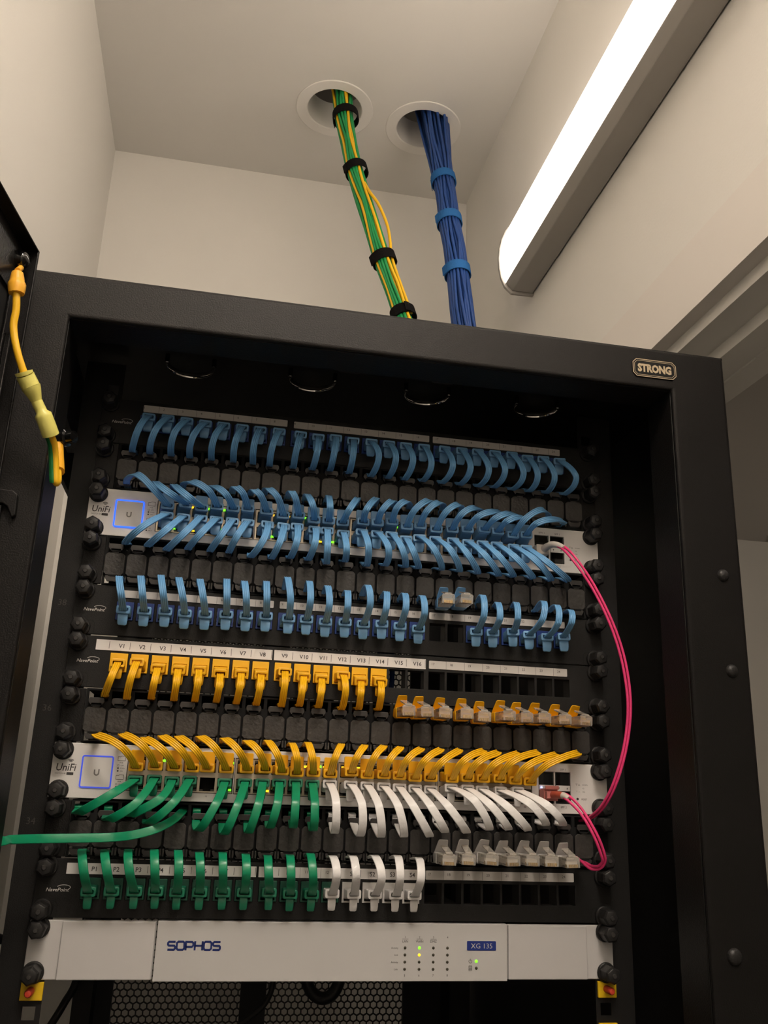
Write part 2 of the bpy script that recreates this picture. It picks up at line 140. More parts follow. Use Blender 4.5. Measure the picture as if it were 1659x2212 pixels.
('lobot',1,'green',-1,(680,0,1489),[(682,-190,1496),(632,-303,1455),(579,-378,1414),(522,-420,1374),(410,-417,1301),(310,-340,1243),(261,-195,1230),(248,20,1254),(248,20,1279),(248,300,1279)]),
('lobot',2,'green',-1,(825,0,1489),[(835,-190,1509),(802,-303,1433),(764,-378,1370),(720,-420,1315),(624,-417,1242),(536,-340,1195),(493,-195,1193),(484,20,1231),(484,20,1279),(484,300,1279)]),
('lobot',3,'green',-1,(969,0,1489),[(975,-190,1499),(960,-303,1443),(933,-378,1394),(893,-420,1350),(791,-417,1285),(693,-340,1237),(653,-195,1222),(654,20,1235),(654,20,1279),(654,300,1279)]),
('lobot',4,'green',-1,(1114,0,1489),[(1114,-190,1512),(1079,-303,1441),(1042,-378,1379),(1001,-420,1324),(921,-417,1242),(848,-340,1184),(809,-195,1172),(795,20,1202),(795,20,1279),(795,300,1279)]),
('lobot',6,'green',-1,(1403,0,1489),[(1398,-190,1499),(1380,-303,1437),(1358,-378,1378),(1332,-420,1320),(1278,-417,1212),(1228,-340,1136),(1203,-195,1146),(1194,20,1228),(1194,20,1279),(1194,300,1279)]),
('lobot',7,'green',-1,(1559,0,1489),[(1564,-190,1505),(1544,-303,1437),(1523,-378,1373),(1501,-420,1310),(1462,-417,1195),(1428,-340,1115),(1413,-195,1128),(1411,20,1219),(1411,20,1279),(1411,300,1279)]),
('lobot',8,'green',-1,(1704,0,1489),[(1708,-190,1510),(1696,-303,1449),(1683,-378,1390),(1669,-420,1330),(1641,-417,1214),(1619,-340,1131),(1612,-195,1140),(1617,20,1225),(1617,20,1279),(1617,300,1279)]),
('lobot',9,'green',-1,(1848,0,1489),[(1845,-190,1514),(1839,-303,1458),(1831,-378,1404),(1822,-420,1349),(1802,-417,1249),(1786,-340,1175),(1783,-195,1173),(1791,20,1230),(1791,20,1279),(1791,300,1279)]),
('lobot',10,'green',-1,(1993,0,1489),[(1982,-190,1519),(1976,-303,1463),(1971,-378,1408),(1967,-420,1354),(1966,-417,1253),(1969,-340,1180),(1976,-195,1184),(1987,20,1251),(1987,20,1279),(1987,300,1279)]),
('lobot',11,'green',-1,(2137,0,1489),[(2121,-190,1516),(2122,-303,1457),(2123,-378,1401),(2124,-420,1344),(2128,-417,1238),(2133,-340,1162),(2139,-195,1167),(2145,20,1240),(2145,20,1279),(2145,300,1279)]),
('lobotw',12,'white',-1,(2282,0,1489),[(2267,-190,1521),(2279,-312,1473),(2288,-394,1422),(2294,-440,1364),(2300,-439,1242),(2305,-360,1150),(2315,-208,1157),(2327,20,1245),(2327,20,1279),(2327,300,1279)]),
('lobotw',13,'white',-1,(2438,0,1489),[(2446,-190,1520),(2474,-312,1470),(2493,-394,1415),(2507,-440,1356),(2517,-439,1228),(2517,-360,1133),(2513,-208,1147),(2500,20,1250),(2500,20,1279),(2500,300,1279)]),
('lobotw',14,'white',-1,(2583,0,1489),[(2588,-190,1517),(2612,-312,1462),(2631,-394,1406),(2648,-440,1345),(2671,-439,1219),(2687,-360,1128),(2690,-208,1145),(2678,20,1252),(2678,20,1279),(2678,300,1279)]),
('lobotw',15,'white',-1,(2727,0,1489),[(2731,-190,1514),(2760,-312,1463),(2786,-394,1409),(2810,-440,1350),(2848,-439,1225),(2877,-360,1134),(2889,-208,1149),(2884,20,1253),(2884,20,1279),(2884,300,1279)]),
('lobotw',16,'white',-1,(2872,0,1489),[(2866,-190,1511),(2884,-312,1462),(2909,-394,1411),(2941,-440,1354),(3019,-439,1234),(3091,-360,1143),(3118,-208,1149),(3109,20,1235),(3109,20,1279),(3109,300,1279)]),
('lobotw',17,'white',-1,(3016,0,1489),[(3002,-190,1507),(3028,-312,1459),(3056,-394,1410),(3089,-440,1358),(3160,-439,1256),(3223,-360,1179),(3244,-208,1183),(3231,20,1254),(3231,20,1279),(3231,300,1279)]),
('lobotw',18,'white',-1,(3161,0,1489),[(3139,-190,1504),(3167,-312,1459),(3199,-394,1412),(3238,-440,1363),(3320,-439,1267),(3400,-360,1188),(3450,-208,1169),(3478,20,1197),(3478,20,1279),(3478,300,1279)]),
('lobotw',19,'white',-1,(3317,0,1489),[(3320,-190,1526),(3370,-312,1498),(3417,-394,1462),(3463,-440,1416),(3542,-439,1306),(3606,-360,1214),(3631,-208,1203),(3619,20,1257),(3619,20,1279),(3619,300,1279)]),
('lobotw',20,'white',-1,(3462,0,1489),[(3468,-190,1523),(3509,-312,1481),(3552,-394,1436),(3598,-440,1389),(3688,-439,1294),(3768,-360,1218),(3809,-208,1209),(3815,20,1254),(3815,20,1279),(3815,300,1279)]),
('lobotw',21,'white',-1,(3606,0,1489),[(3599,-190,1519),(3648,-312,1473),(3698,-394,1426),(3751,-440,1378),(3852,-439,1285),(3940,-360,1213),(3979,-208,1210),(3978,20,1262),(3978,20,1279),(3978,300,1279)]),
('lobotw',22,'white',-1,(3751,0,1489),[(3766,-190,1517),(3829,-312,1487),(3885,-394,1453),(3940,-440,1415),(4027,-439,1334),(4102,-360,1264),(4145,-208,1246),(4159,20,1267),(4159,20,1279),(4159,300,1279)]),
('lobotw',23,'white',-1,(3895,0,1489),[(3925,-190,1522),(3987,-312,1483),(4042,-394,1444),(4095,-440,1404),(4179,-439,1330),(4254,-360,1268),(4308,-208,1248),(4342,20,1260),(4342,20,1279),(4342,300,1279)]),
('bot',1,'green',1,(428,0,655),[(427,-190,656),(416,-279,718),(405,-335,773),(394,-360,824),(374,-340,894),(351,-250,958),(351,20,934),(351,300,934)]),
('bot',2,'green',1,(599,0,655),[(601,-190,661),(589,-279,723),(577,-335,777),(564,-360,827),(543,-340,895),(520,-250,956),(520,20,934),(520,300,934)]),
('bot',3,'green',1,(770,0,655),[(775,-190,663),(758,-279,725),(743,-335,780),(730,-360,830),(712,-340,901),(696,-250,965),(696,20,934),(696,300,934)]),
('bot',4,'green',1,(942,0,655),[(934,-190,666),(931,-279,727),(926,-335,783),(921,-360,834),(910,-340,905),(896,-250,970),(896,20,934),(896,300,934)]),
('bot',5,'green',1,(1114,0,655),[(1099,-190,661),(1102,-279,727),(1102,-335,785),(1101,-360,837),(1093,-340,907),(1080,-250,968),(1080,20,934),(1080,300,934)]),
('bot',6,'green',1,(1285,0,655),[(1275,-190,663),(1273,-279,731),(1270,-335,789),(1265,-360,840),(1257,-340,905),(1245,-250,957),(1245,20,934),(1245,300,934)]),
('bot',7,'green',1,(1456,0,655),[(1455,-190,666),(1449,-279,734),(1444,-335,792),(1439,-360,843),(1433,-340,909),(1428,-250,961),(1428,20,934),(1428,300,934)]),
('bot',8,'green',1,(1628,0,655),[(1624,-190,668),(1624,-279,730),(1623,-335,784),(1622,-360,832),(1617,-340,896),(1611,-250,950),(1611,20,934),(1611,300,934)]),
('bot',9,'green',1,(1822,0,655),[(1825,-190,671),(1813,-279,727),(1803,-335,776),(1796,-360,821),(1790,-340,883),(1789,-250,939),(1789,20,934),(1789,300,934)]),
('bot',10,'green',1,(1993,0,655),[(1993,-190,659),(1984,-279,721),(1977,-335,775),(1972,-360,824),(1967,-340,891),(1966,-250,949),(1966,20,934),(1966,300,934)]),
('bot',11,'green',1,(2164,0,655),[(2167,-190,661),(2160,-279,722),(2153,-335,776),(2147,-360,827),(2138,-340,899),(2131,-250,967),(2131,20,934),(2131,300,934)]),
('botw',12,'white',1,(2336,0,655),[(2333,-190,671),(2336,-279,731),(2337,-335,783),(2336,-360,831),(2330,-340,895),(2318,-250,950),(2318,20,934),(2318,300,934)]),
('botw',13,'white',1,(2508,0,655),[(2513,-190,668),(2505,-279,730),(2499,-335,784),(2494,-360,833),(2487,-340,898),(2482,-250,954),(2482,20,934),(2482,300,934)]),
('botw',14,'white',1,(2679,0,655),[(2687,-190,670),(2698,-279,724),(2702,-335,774),(2701,-360,822),(2690,-340,893),(2665,-250,963),(2665,20,934),(2665,300,934)]),
('botw',15,'white',1,(2851,0,655),[(2862,-190,668),(2858,-279,724),(2856,-335,776),(2854,-360,825),(2853,-340,897),(2853,-250,967),(2853,20,934),(2853,300,934)]),
('botw',16,'white',1,(3022,0,655),[(3018,-190,667),(3021,-279,719),(3023,-335,767),(3026,-360,813),(3030,-340,882),(3035,-250,950),(3035,20,934),(3035,300,934)]),
]
LOOSE=[
('blue',1,7,(3221,-420,3121)),
('blue',2,7,(3381,-420,3133)),
('yellow',1,4,(2872,-420,2133)),
('yellow',2,4,(3024,-420,2131)),
('yellow',3,4,(3203,-420,2130)),
('yellow',4,4,(3401,-420,2132)),
('yellow',5,4,(3561,-420,2116)),
('yellow',6,4,(3760,-420,2134)),
('yellow',7,4,(3915,-420,2125)),
('yellow',8,4,(4084,-420,2130)),
('yellow',9,4,(4276,-420,2126)),
('yellow',10,4,(4460,-420,2124)),
('white',1,2,(3248,-420,958)),
('white',2,2,(3426,-420,965)),
('white',3,2,(3604,-420,967)),
('white',4,2,(3785,-420,963)),
('white',5,2,(3966,-420,967)),
('white',6,2,(4145,-420,966)),
('white',7,2,(4325,-420,959)),
]
CAM_F=1918.386
CAM_T=[0.123275, -0.791323, 0.148968]
CAM_R=[[0.981137, -0.0889123, -0.171653], [-0.1902509, -0.2866786, -0.9389462], [0.0342746, 0.953892, -0.2981866]]
PINK_UP=[(4209,-40,3730),(4248,-280,3745),(4300,-400,3691),(4368,-500,3562),(4517,-550,3312),(4657,-600,2975),(4752,-600,2673),(4793,-600,2354),(4790,-580,2119),(4744,-550,1847),(4671,-480,1578),(4625,-350,1416),(4603,-180,1330),(4603,80,1282)]
PINK_LOW=[(4245,-40,1495),(4252,-340,1495),(4278,-420,1478),(4361,-500,1375),(4457,-550,1196),(4533,-520,1041),(4557,-480,977),(4536,-420,929),(4509,-340,922),(4495,-220,949),(4515,50,981)]
GREEN_OUT=[(1089,250,1281),(1080,-20,1264),(1008,-250,1195),(898,-340,1137),(727,-360,1087),(552,-340,1064),(328,-400,1056),(61,-500,1051),(-98,-680,1051),(-137,-780,1048),(-225,-820,1037)]
BUN_G=[(2717,6120,14276),(2764,6000,13679),(2874,5820,12891),(2969,5660,12283),(3121,5500,11623),(3233,5300,11055),(3460,5150,10158),(3801,5000,9056)]
BUN_B=[(4538,6280,14273),(4576,6120,13636),(4656,5820,12492),(4690,5660,11908),(4702,5500,11338),(4755,5350,10722),(4791,5250,10179),(4842,5000,9061)]
GROUND=[(-401,-1960,4967),(-390,-1960,4861),(-378,-1960,4749),(-367,-1940,4634),(-370,-1920,4510),(-325,-1900,4342),(-267,-1860,4201),(-255,-1840,4179),(-207,-1800,4102),(-171,-1760,4030),(-113,-1720,3930),(-62,-1660,3823),(-45,-1600,3782),(-35,-1550,3715),(-23,-1520,3618),(-9,-1500,3525),(-7,-1460,3546),(-32,-1380,3667),(-61,-1300,3805),(-80,-1260,3925)]

# ---------------------------------------------------------------- camera
cam = bpy.data.cameras.new('camera'); camo = bpy.data.objects.new('camera', cam); C.objects.link(camo)
cam.sensor_fit = 'VERTICAL'; cam.sensor_height = 24.0; cam.lens = 24.0 * CAM_F / 2212.0
cam.clip_start = .01
m = Matrix(CAM_R).to_4x4(); m.translation = Vector(CAM_T); camo.matrix_world = m
sc.camera = camo
# ---------------------------------------------------------------- light and exposure
sc.view_settings.view_transform = 'Standard'; sc.view_settings.look = 'None'
sc.view_settings.gamma = 1.0; sc.view_settings.use_curve_mapping = False
sc.view_settings.exposure = 0.0
LAMP = 4.8
FRONT_FILL = 30.0
HALL_FILL = 9.0
LAMP_COL = (1.0, .885, .765)
w = bpy.data.worlds.new('world'); sc.world = w; w.use_nodes = True
w.node_tree.nodes['Background'].inputs[0].default_value = (.9, .78, .64, 1)
w.node_tree.nodes['Background'].inputs[1].default_value = .12

# ---------------------------------------------------------------- materials
MATS = {}
def mat(name, col, rough=.5, metal=0., emit=0., bump=0., bscale=200., var=0., vscale=30., trans=0., spec=.5, coat=0., ior=1.45):
    if name in MATS: return MATS[name]
    M = bpy.data.materials.new(name); M.use_nodes = True
    nt = M.node_tree; b = nt.nodes['Principled BSDF']
    b.inputs['Base Color'].default_value = (*col, 1); b.inputs['Roughness'].default_value = rough
    b.inputs['Metallic'].default_value = metal; b.inputs['Specular IOR Level'].default_value = spec
    b.inputs['Coat Weight'].default_value = coat; b.inputs['IOR'].default_value = ior
    if trans: b.inputs['Transmission Weight'].default_value = trans
    if emit:
        b.inputs['Emission Color'].default_value = (*col, 1); b.inputs['Emission Strength'].default_value = emit
    tc = nt.nodes.new('ShaderNodeTexCoord')
    if var:
        n = nt.nodes.new('ShaderNodeTexNoise'); n.inputs['Scale'].default_value = vscale; n.inputs['Detail'].default_value = 4
        r = nt.nodes.new('ShaderNodeMapRange'); r.inputs[3].default_value = 1 - var; r.inputs[4].default_value = 1 + var
        mx = nt.nodes.new('ShaderNodeMix'); mx.data_type = 'RGBA'; mx.blend_type = 'MULTIPLY'; mx.inputs[0].default_value = 1
        mx.inputs[6].default_value = (*col, 1)
        nt.links.new(tc.outputs['Object'], n.inputs['Vector']); nt.links.new(n.outputs[0], r.inputs[0])
        nt.links.new(r.outputs[0], mx.inputs[7]); nt.links.new(mx.outputs[2], b.inputs['Base Color'])
    if bump:
        n2 = nt.nodes.new('ShaderNodeTexNoise'); n2.inputs['Scale'].default_value = bscale; n2.inputs['Detail'].default_value = 3
        bp = nt.nodes.new('ShaderNodeBump'); bp.inputs['Strength'].default_value = bump; bp.inputs['Distance'].default_value = .001
        nt.links.new(tc.outputs['Object'], n2.inputs['Vector']); nt.links.new(n2.outputs[0], bp.inputs['Height'])
        nt.links.new(bp.outputs[0], b.inputs['Normal'])
    MATS[name] = M; return M
wall_m = mat('wall_paint', (.80, .775, .73), .75, bump=.12, bscale=350, var=.012, vscale=3)
ceil_m = mat('ceiling_paint', (.74, .715, .675), .85, bump=.1, bscale=300, var=.012, vscale=3)
trim_m = mat('trim_paint', (.80, .775, .73), .45)
dim_m = mat('dimmed_wall_paint', (.50, .47, .43), .8, var=.02, vscale=2)  # wall paint darkened, the dimness of the hall is in the colour
floor_m = mat('floor_vinyl', (.42, .40, .37), .5, var=.1, vscale=20)
black_m = mat('powder_black', (.0068, .0060, .0055), .47, spec=.27, bump=.25, bscale=900, var=.15, vscale=8)
dark_m = mat('satin_black', (.006, .0058, .0056), .5, spec=.3, bump=.1, bscale=600)
gloss_m = mat('gloss_black', (.006, .006, .006), .09, coat=.5)
chrome_m = mat('dark_chrome', (.92, .90, .88), .07, metal=1)
panel_m = mat('panel_black', (.0095, .009, .0085), .55, spec=.35, bump=.2, bscale=1200)
tile_m = mat('tile_black_plastic', (.037, .034, .031), .5, bump=.6, bscale=260, var=.45, vscale=120)
clip_m = mat('clip_black_plastic', (.036, .033, .031), .42)
void_m = mat('void_black', (.004, .004, .004), .9)
nut_m = mat('nut_black_plastic', (.017, .016, .0155), .42, spec=.4, bump=.3, bscale=500)
silver_m = mat('switch_silver', (.74, .72, .70), .42, metal=.08, bump=.08, bscale=1500, var=.03, vscale=60)
fw_m = mat('brushed_grey_steel', (.62, .605, .60), .36, metal=.15, var=.03, vscale=25)
fwc_m = mat('grey_front_plate', (.57, .56, .55), .42, metal=.05, var=.03, vscale=25)
port_m = mat('port_metal', (.52, .46, .36), .35, metal=.6)
screen_m = mat('screen_face', (.74, .72, .71), .35)
ubri_m = mat('screen_glow_bright', (.015, .10, 1.0), .4, emit=1.7)
udim_m = mat('screen_glow_dim', (.05, .085, .62), .4, emit=.55)
ink_m = mat('black_ink', (.02, .02, .02), .6)
emb_m = mat('emblem_grey', (.22, .21, .20), .5)
inkg_m = mat('grey_ink', (.045, .04, .04), .6)
whink_m = mat('white_ink', (.62, .60, .57), .6)
rail_ink_m = mat('faded_rail_ink', (.06, .055, .05), .6)
blueink_m = mat('navy_ink', (.010, .025, .15), .5)
cream_m = mat('cream_badge', (.50, .40, .27), .4, metal=.3)
strip_m = mat('label_strip', (.62, .59, .56), .5, var=.02, vscale=60)
paper_m = mat('printed_label_paper', (.82, .79, .77), .5)
CABLE = {'blue': mat('blue_cable', (.15, .37, .66), .38, var=.05, vscale=90),
         'yellow': mat('yellow_cable', (.92, .50, .010), .38, var=.04, vscale=90),
         'green': mat('green_cable', (.006, .26, .12), .30, var=.05, vscale=90),
         'white': mat('white_cable', (.84, .825, .82), .36, bump=.5, bscale=160)}
BOOT = {'blue': mat('blue_boot', (.15, .34, .58), .42), 'yellow': mat('yellow_boot', (.90, .47, .009), .42),
        'green': mat('green_boot', (.008, .17, .09), .42), 'white': mat('white_boot', (.66, .64, .63), .42)}
JACK = {'blue': mat('blue_jack', (.020, .055, .24), .4), 'yellow': mat('yellow_jack', (.90, .50, .01), .4),
        'green': mat('green_jack', (.008, .075, .045), .4), 'white': mat('white_jack', (.60, .58, .56), .4)}
clear_m = mat('clear_plug', (.95, .90, .82), .07, trans=.74, ior=1.5)
door_m = mat('door_semigloss_black', (.014, .013, .0125), .27, bump=.2, bscale=700)
gold_m = mat('gold_contact', (.75, .50, .18), .3, metal=1)
pink_m = mat('pink_fibre', (.80, .05, .20), .35)
clay_m = mat('pink_beige_plug', (.62, .22, .20), .4)
redsl_m = mat('red_sleeve', (.50, .09, .05), .4)
bootw_m = mat('beige_boot', (.62, .57, .52), .5)
led_g = mat('led_green', (.20, 1.0, .02), .4, emit=1.6)
led_y = mat('led_amber', (1.0, .60, .02), .4, emit=1.5)
led_b = mat('led_blue', (.35, .45, 1.0), .4, emit=3)
led_off = mat('led_off', (.05, .045, .03), .3)
wire_m = mat('earth_yellow', (.88, .50, .02), .35)
wireg_m = mat('earth_green', (.01, .16, .04), .35)
crimp_m = mat('crimp_pale_yellow', (.76, .70, .18), .35, var=.08, vscale=150)
lug_m = mat('lug_orange', (.85, .42, .03), .4)
vel_b = mat('velcro_black', (.008, .007, .007), .95, bump=1, bscale=800, spec=.1)
vel_u = mat('velcro_blue', (.03, .135, .37), .9, bump=1, bscale=800, spec=.1)
bcab_m = mat('royal_blue_cable', (.017, .060, .235), .40, var=.03, vscale=60)
gcab_m = mat('green_bundle_cable', (.012, .27, .075), .42, var=.08, vscale=60)
ycab_m = mat('yellow_bundle_cable', (.80, .46, .012), .42)
lamp_body_m = mat('lamp_shaded_metal', (.38, .355, .325), .5)  # white housing metal, darkened to put its shade into the colour
diff_m = mat('lamp_diffuser', (1, .9, .8), .5)
_b = diff_m.node_tree.nodes['Principled BSDF']; _b.inputs['Emission Color'].default_value = (*LAMP_COL, 1); _b.inputs['Emission Strength'].default_value = LAMP
front_fill_m = mat('front_fill_emitter', (1, .93, .85), .5)
_b = front_fill_m.node_tree.nodes['Principled BSDF']; _b.inputs['Emission Color'].default_value = (*LAMP_COL, 1); _b.inputs['Emission Strength'].default_value = FRONT_FILL
hall_fill_m = mat('hall_fill_emitter', (1, .93, .85), .5)
_b = hall_fill_m.node_tree.nodes['Principled BSDF']; _b.inputs['Emission Color'].default_value = (*LAMP_COL, 1); _b.inputs['Emission Strength'].default_value = HALL_FILL
grom_m = mat('grommet_white', (.80, .77, .73), .45)
ystud_m = mat('stud_yellow', (.80, .52, .01), .45); rstud_m = mat('stud_red', (.62, .06, .03), .4)
mesh_m = mat('mesh_black', (.012, .011, .011), .5)

# ---------------------------------------------------------------- builders
ORG = {}
def tag(o, label=None, cat=None, group=None, kind=None):
    if label: o['label'] = label
    if cat: o['category'] = cat
    if group: o['group'] = group
    if kind: o['kind'] = kind
    return o
def thing(name, loc, label, cat, group=None):
    o = bpy.data.objects.new(name, None); o.empty_display_size = .01; C.objects.link(o); o.location = loc
    ORG[o] = Vector(loc); return tag(o, label, cat, group)
class MB:
    def __init__(s): s.v = []; s.f = []
    def add(s, vs, fs):
        n = len(s.v); s.v += [tuple(v) for v in vs]; s.f += [tuple(i + n for i in f) for f in fs]; return s
    def box(s, x0, x1, y0, y1, z0, z1, M=None):
        vs = [Vector((x, y, z)) for x in (x0, x1) for y in (y0, y1) for z in (z0, z1)]
        if M: vs = [M @ v for v in vs]
        return s.add(vs, [(0, 1, 3, 2), (4, 6, 7, 5), (0, 4, 5, 1), (2, 3, 7, 6), (0, 2, 6, 4), (1, 5, 7, 3)])
    def loft(s, rings, cap=True, close=True):
        n = len(rings[0]); vs = [v for r in rings for v in r]; fs = []
        for i in range(len(rings) - 1):
            for j in range(n if close else n - 1):
                k = (j + 1) % n; fs.append((i*n+j, i*n+k, (i+1)*n+k, (i+1)*n+j))
        if cap and close: fs.append(tuple(range(n - 1, -1, -1))); fs.append(tuple((len(rings)-1)*n + j for j in range(n)))
        return s.add(vs, fs)
    def prism(s, poly, a, b, plane='xz', M=None):
        f = {'xz': lambda p, t: Vector((p[0], t, p[1])), 'yz': lambda p, t: Vector((t, p[0], p[1])), 'xy': lambda p, t: Vector((p[0], p[1], t))}[plane]
        R = [[f(p, t) for p in poly] for t in (a, b)]
        if M: R = [[M @ v for v in r] for r in R]
        return s.loft(R)
    def cyl(s, p, q, r, r2=None, n=16, cap=True):
        p = Vector(p); q = Vector(q); d = (q - p).normalized(); a = d.orthogonal().normalized(); b = d.cross(a)
        r2 = r if r2 is None else r2
        return s.loft([[c + (a*math.cos(t) + b*math.sin(t))*rr for t in [2*math.pi*k/n for k in range(n)]] for c, rr in ((p, r), (q, r2))], cap)
    def rev(s, p, d, prof, n=20):          # revolve (dist along d, radius)
        p = Vector(p); d = Vector(d).normalized(); a = d.orthogonal().normalized(); b = d.cross(a)
        return s.loft([[p + d*h + (a*math.cos(t) + b*math.sin(t))*r for t in [2*math.pi*k/n for k in range(n)]] for h, r in prof])
    def tube(s, pts, r, n=8, rf=None):
        pts = [Vector(p) for p in pts]; rings = []; a = None
        for i, p in enumerate(pts):
            t = (pts[min(i+1, len(pts)-1)] - pts[max(i-1, 0)]).normalized()
            a = t.orthogonal().normalized() if a is None else (a - t*a.dot(t)).normalized()
            b = t.cross(a); rr = rf(i/(len(pts)-1)) if rf else r
            rings.append([p + (a*math.cos(k*2*math.pi/n) + b*math.sin(k*2*math.pi/n))*rr for k in range(n)])
        return s.loft(rings)
    def plate(s, u0, u1, v0, v1, t0, t1, holes, plane='xz'):   # slab with rectangular holes
        f = {'xz': lambda u, v, t: (u, t, v), 'xy': lambda u, v, t: (u, v, t), 'yz': lambda u, v, t: (t, u, v)}[plane]
        us = sorted({round(a, 6) for a in [u0, u1] + [h[0] for h in holes] + [h[1] for h in holes] if u0 <= a <= u1})
        vs = sorted({round(a, 6) for a in [v0, v1] + [h[2] for h in holes] + [h[3] for h in holes] if v0 <= a <= v1})
        nu, nv = len(us), len(vs)
        solid = lambda i, j: 0 <= i < nu-1 and 0 <= j < nv-1 and not any(h[0]-1e-6 < (us[i]+us[i+1])/2 < h[1] and h[2]-1e-6 < (vs[j]+vs[j+1])/2 < h[3] for h in holes)
        idx = {}; V = []; F = []
        def vv(i, j, k):
            if (i, j, k) not in idx: idx[(i, j, k)] = len(V); V.append(f(us[i], vs[j], (t0, t1)[k]))
            return idx[(i, j, k)]
        for i in range(nu-1):
            for j in range(nv-1):
                if not solid(i, j): continue
                F.append((vv(i,j,0), vv(i+1,j,0), vv(i+1,j+1,0), vv(i,j+1,0))); F.append((vv(i,j,1), vv(i,j+1,1), vv(i+1,j+1,1), vv(i+1,j,1)))
                for (a, b, di, dj) in (((i,j),(i+1,j),0,-1), ((i+1,j),(i+1,j+1),1,0), ((i+1,j+1),(i,j+1),0,1), ((i,j+1),(i,j),-1,0)):
                    if not solid(i+di, j+dj): F.append((vv(*a,0), vv(*a,1), vv(*b,1), vv(*b,0)))
        return s.add(V, F)
    def build(s, name, m, parent=None, smooth=False, bevel=0., kind=None, label=None, seg=2):
        o0 = ORG.get(parent, Vector((0, 0, 0)))
        me = bpy.data.meshes.new(name); me.from_pydata([tuple(Vector(v) - o0) for v in s.v], [], s.f)
        bm = bmesh.new(); bm.from_mesh(me); bmesh.ops.recalc_face_normals(bm, faces=bm.faces); bm.to_mesh(me); bm.free()
        me.materials.append(m)
        if smooth:
            me.polygons.foreach_set('use_smooth', [True]*len(me.polygons))
            try: me.set_sharp_from_angle(angle=math.radians(38 if smooth is True else smooth))
            except Exception: pass
        o = bpy.data.objects.new(name, me); C.objects.link(o)
        if parent is not None: o.parent = parent; ORG[o] = o0
        if bevel:
            b = o.modifiers.new('bevel', 'BEVEL'); b.width = bevel; b.segments = seg; b.limit_method = 'ANGLE'; b.angle_limit = math.radians(40)
        if kind: o['kind'] = kind
        if label: o['label'] = label
        return o
def place(me_obj, name, parent, M):       # copy a prototype mesh under a thing with its own matrix
    o = bpy.data.objects.new(name, me_obj); C.objects.link(o); o.parent = parent; o.matrix_local = M; ORG[o] = ORG[parent]; return o
def struct(name, mb, m, **k):
    return mb.build(name, m, None, kind='structure', **k)
def cat(pts, n):
    P = [Vector(p) for p in pts]; P = [P[0]*2 - P[1]] + P + [P[-1]*2 - P[-2]]; L = []
    for i in range(1, len(P)-2):
        a, b, c, d = P[i-1:i+3]
        ta = max((b-a).length, 1e-5)**.35; tb = max((c-b).length, 1e-5)**.35; tc = max((d-c).length, 1e-5)**.35
        m1 = ((b-a)/ta - (c-a)/(ta+tb) + (c-b)/tb)*tb; m2 = ((c-b)/tb - (d-b)/(tb+tc) + (d-c)/tc)*tb
        for k in range(n):
            t = k/n; t2 = t*t; t3 = t2*t
            L.append(b*(2*t3-3*t2+1) + m1*(t3-2*t2+t) + c*(-2*t3+3*t2) + m2*(t3-t2))
    L.append(P[-2]); return L
_tc = {}
def glyphs(s, bold=0.):
    if (s, bold) in _tc: return _tc[(s, bold)]
    cu = bpy.data.curves.new('t', 'FONT'); cu.body = s; cu.size = 1; cu.align_x = 'LEFT'; cu.resolution_u = 2; cu.offset = bold
    ob = bpy.data.objects.new('t', cu); sc.collection.objects.link(ob)
    me = bpy.data.meshes.new_from_object(ob.evaluated_get(bpy.context.evaluated_depsgraph_get()))
    r = ([v.co.copy() for v in me.vertices], [tuple(p.vertices) for p in me.polygons])
    bpy.data.objects.remove(ob); bpy.data.curves.remove(cu); bpy.data.meshes.remove(me)
    _tc[(s, bold)] = r; return r
def text(mb, s, x, z, h, y=-.0012, align='c', bold=0., sx=1., shear=0., width=None, M=None):   # h = cap height
    vs, fs = glyphs(s, bold)
    if not vs: return
    x0 = min(v.x for v in vs); x1 = max(v.x for v in vs); z0 = 0; z1 = .73
    k = h / z1; kx = k*sx
    if width: kx = width/(x1-x0)
    off = {'c': -(x0+x1)/2, 'l': -x0, 'r': -x1}[align]
    out = [Vector((x + (v.x+off)*kx + shear*v.y*k, y, z + v.y*k)) for v in vs]
    if M: out = [M @ v for v in out]
    mb.add(out, fs)
def stroke(mb, pts, wd, y=-.0012, closed=False):      # flat polyline in the panel plane
    n = len(pts); P = [Vector((p[0], p[1])) for p in pts]; L = []; R = []
    for i in range(n):
        a = P[i-1] if (i > 0 or closed) else P[i]; b = P[(i+1) % n] if (i < n-1 or closed) else P[i]
        d1 = (P[i]-a).normalized() if (P[i]-a).length > 1e-9 else (b-P[i]).normalized(); d2 = (b-P[i]).normalized() if (b-P[i]).length > 1e-9 else d1
        nn = Vector((-(d1.y+d2.y), d1.x+d2.x)).normalized(); c = max(.4, nn.dot(Vector((-d1.y, d1.x))))
        L.append(P[i] + nn*wd/2/c); R.append(P[i] - nn*wd/2/c)
    vs = [(p.x, y, p.y) for p in L + R]; fs = [(i, (i+1) % n, n+(i+1) % n, n+i) for i in range(n if closed else n-1)]
    mb.add(vs, fs)
def arc(cx, cz, r, a0, a1, n=10, rz=None): return [(cx + r*math.cos(math.radians(a0+(a1-a0)*k/n)), cz + (rz or r)*math.sin(math.radians(a0+(a1-a0)*k/n))) for k in range(n+1)]
def rrect(x0, x1, z0, z1, r, n=4):
    o = []
    for cx, cz, a in ((x1-r, z1-r, 0), (x0+r, z1-r, 90), (x0+r, z0+r, 180), (x1-r, z0+r, 270)):
        o += arc(cx, cz, r, a, a+90, n)
    return o
D = lambda p: Vector((p[0]/1e4, p[1]/1e4, p[2]/1e4))
ORD = 'zeroth first second third fourth fifth sixth seventh eighth ninth tenth eleventh twelfth thirteenth fourteenth fifteenth sixteenth seventeenth eighteenth nineteenth twentieth twenty-first twenty-second twenty-third twenty-fourth'.split()

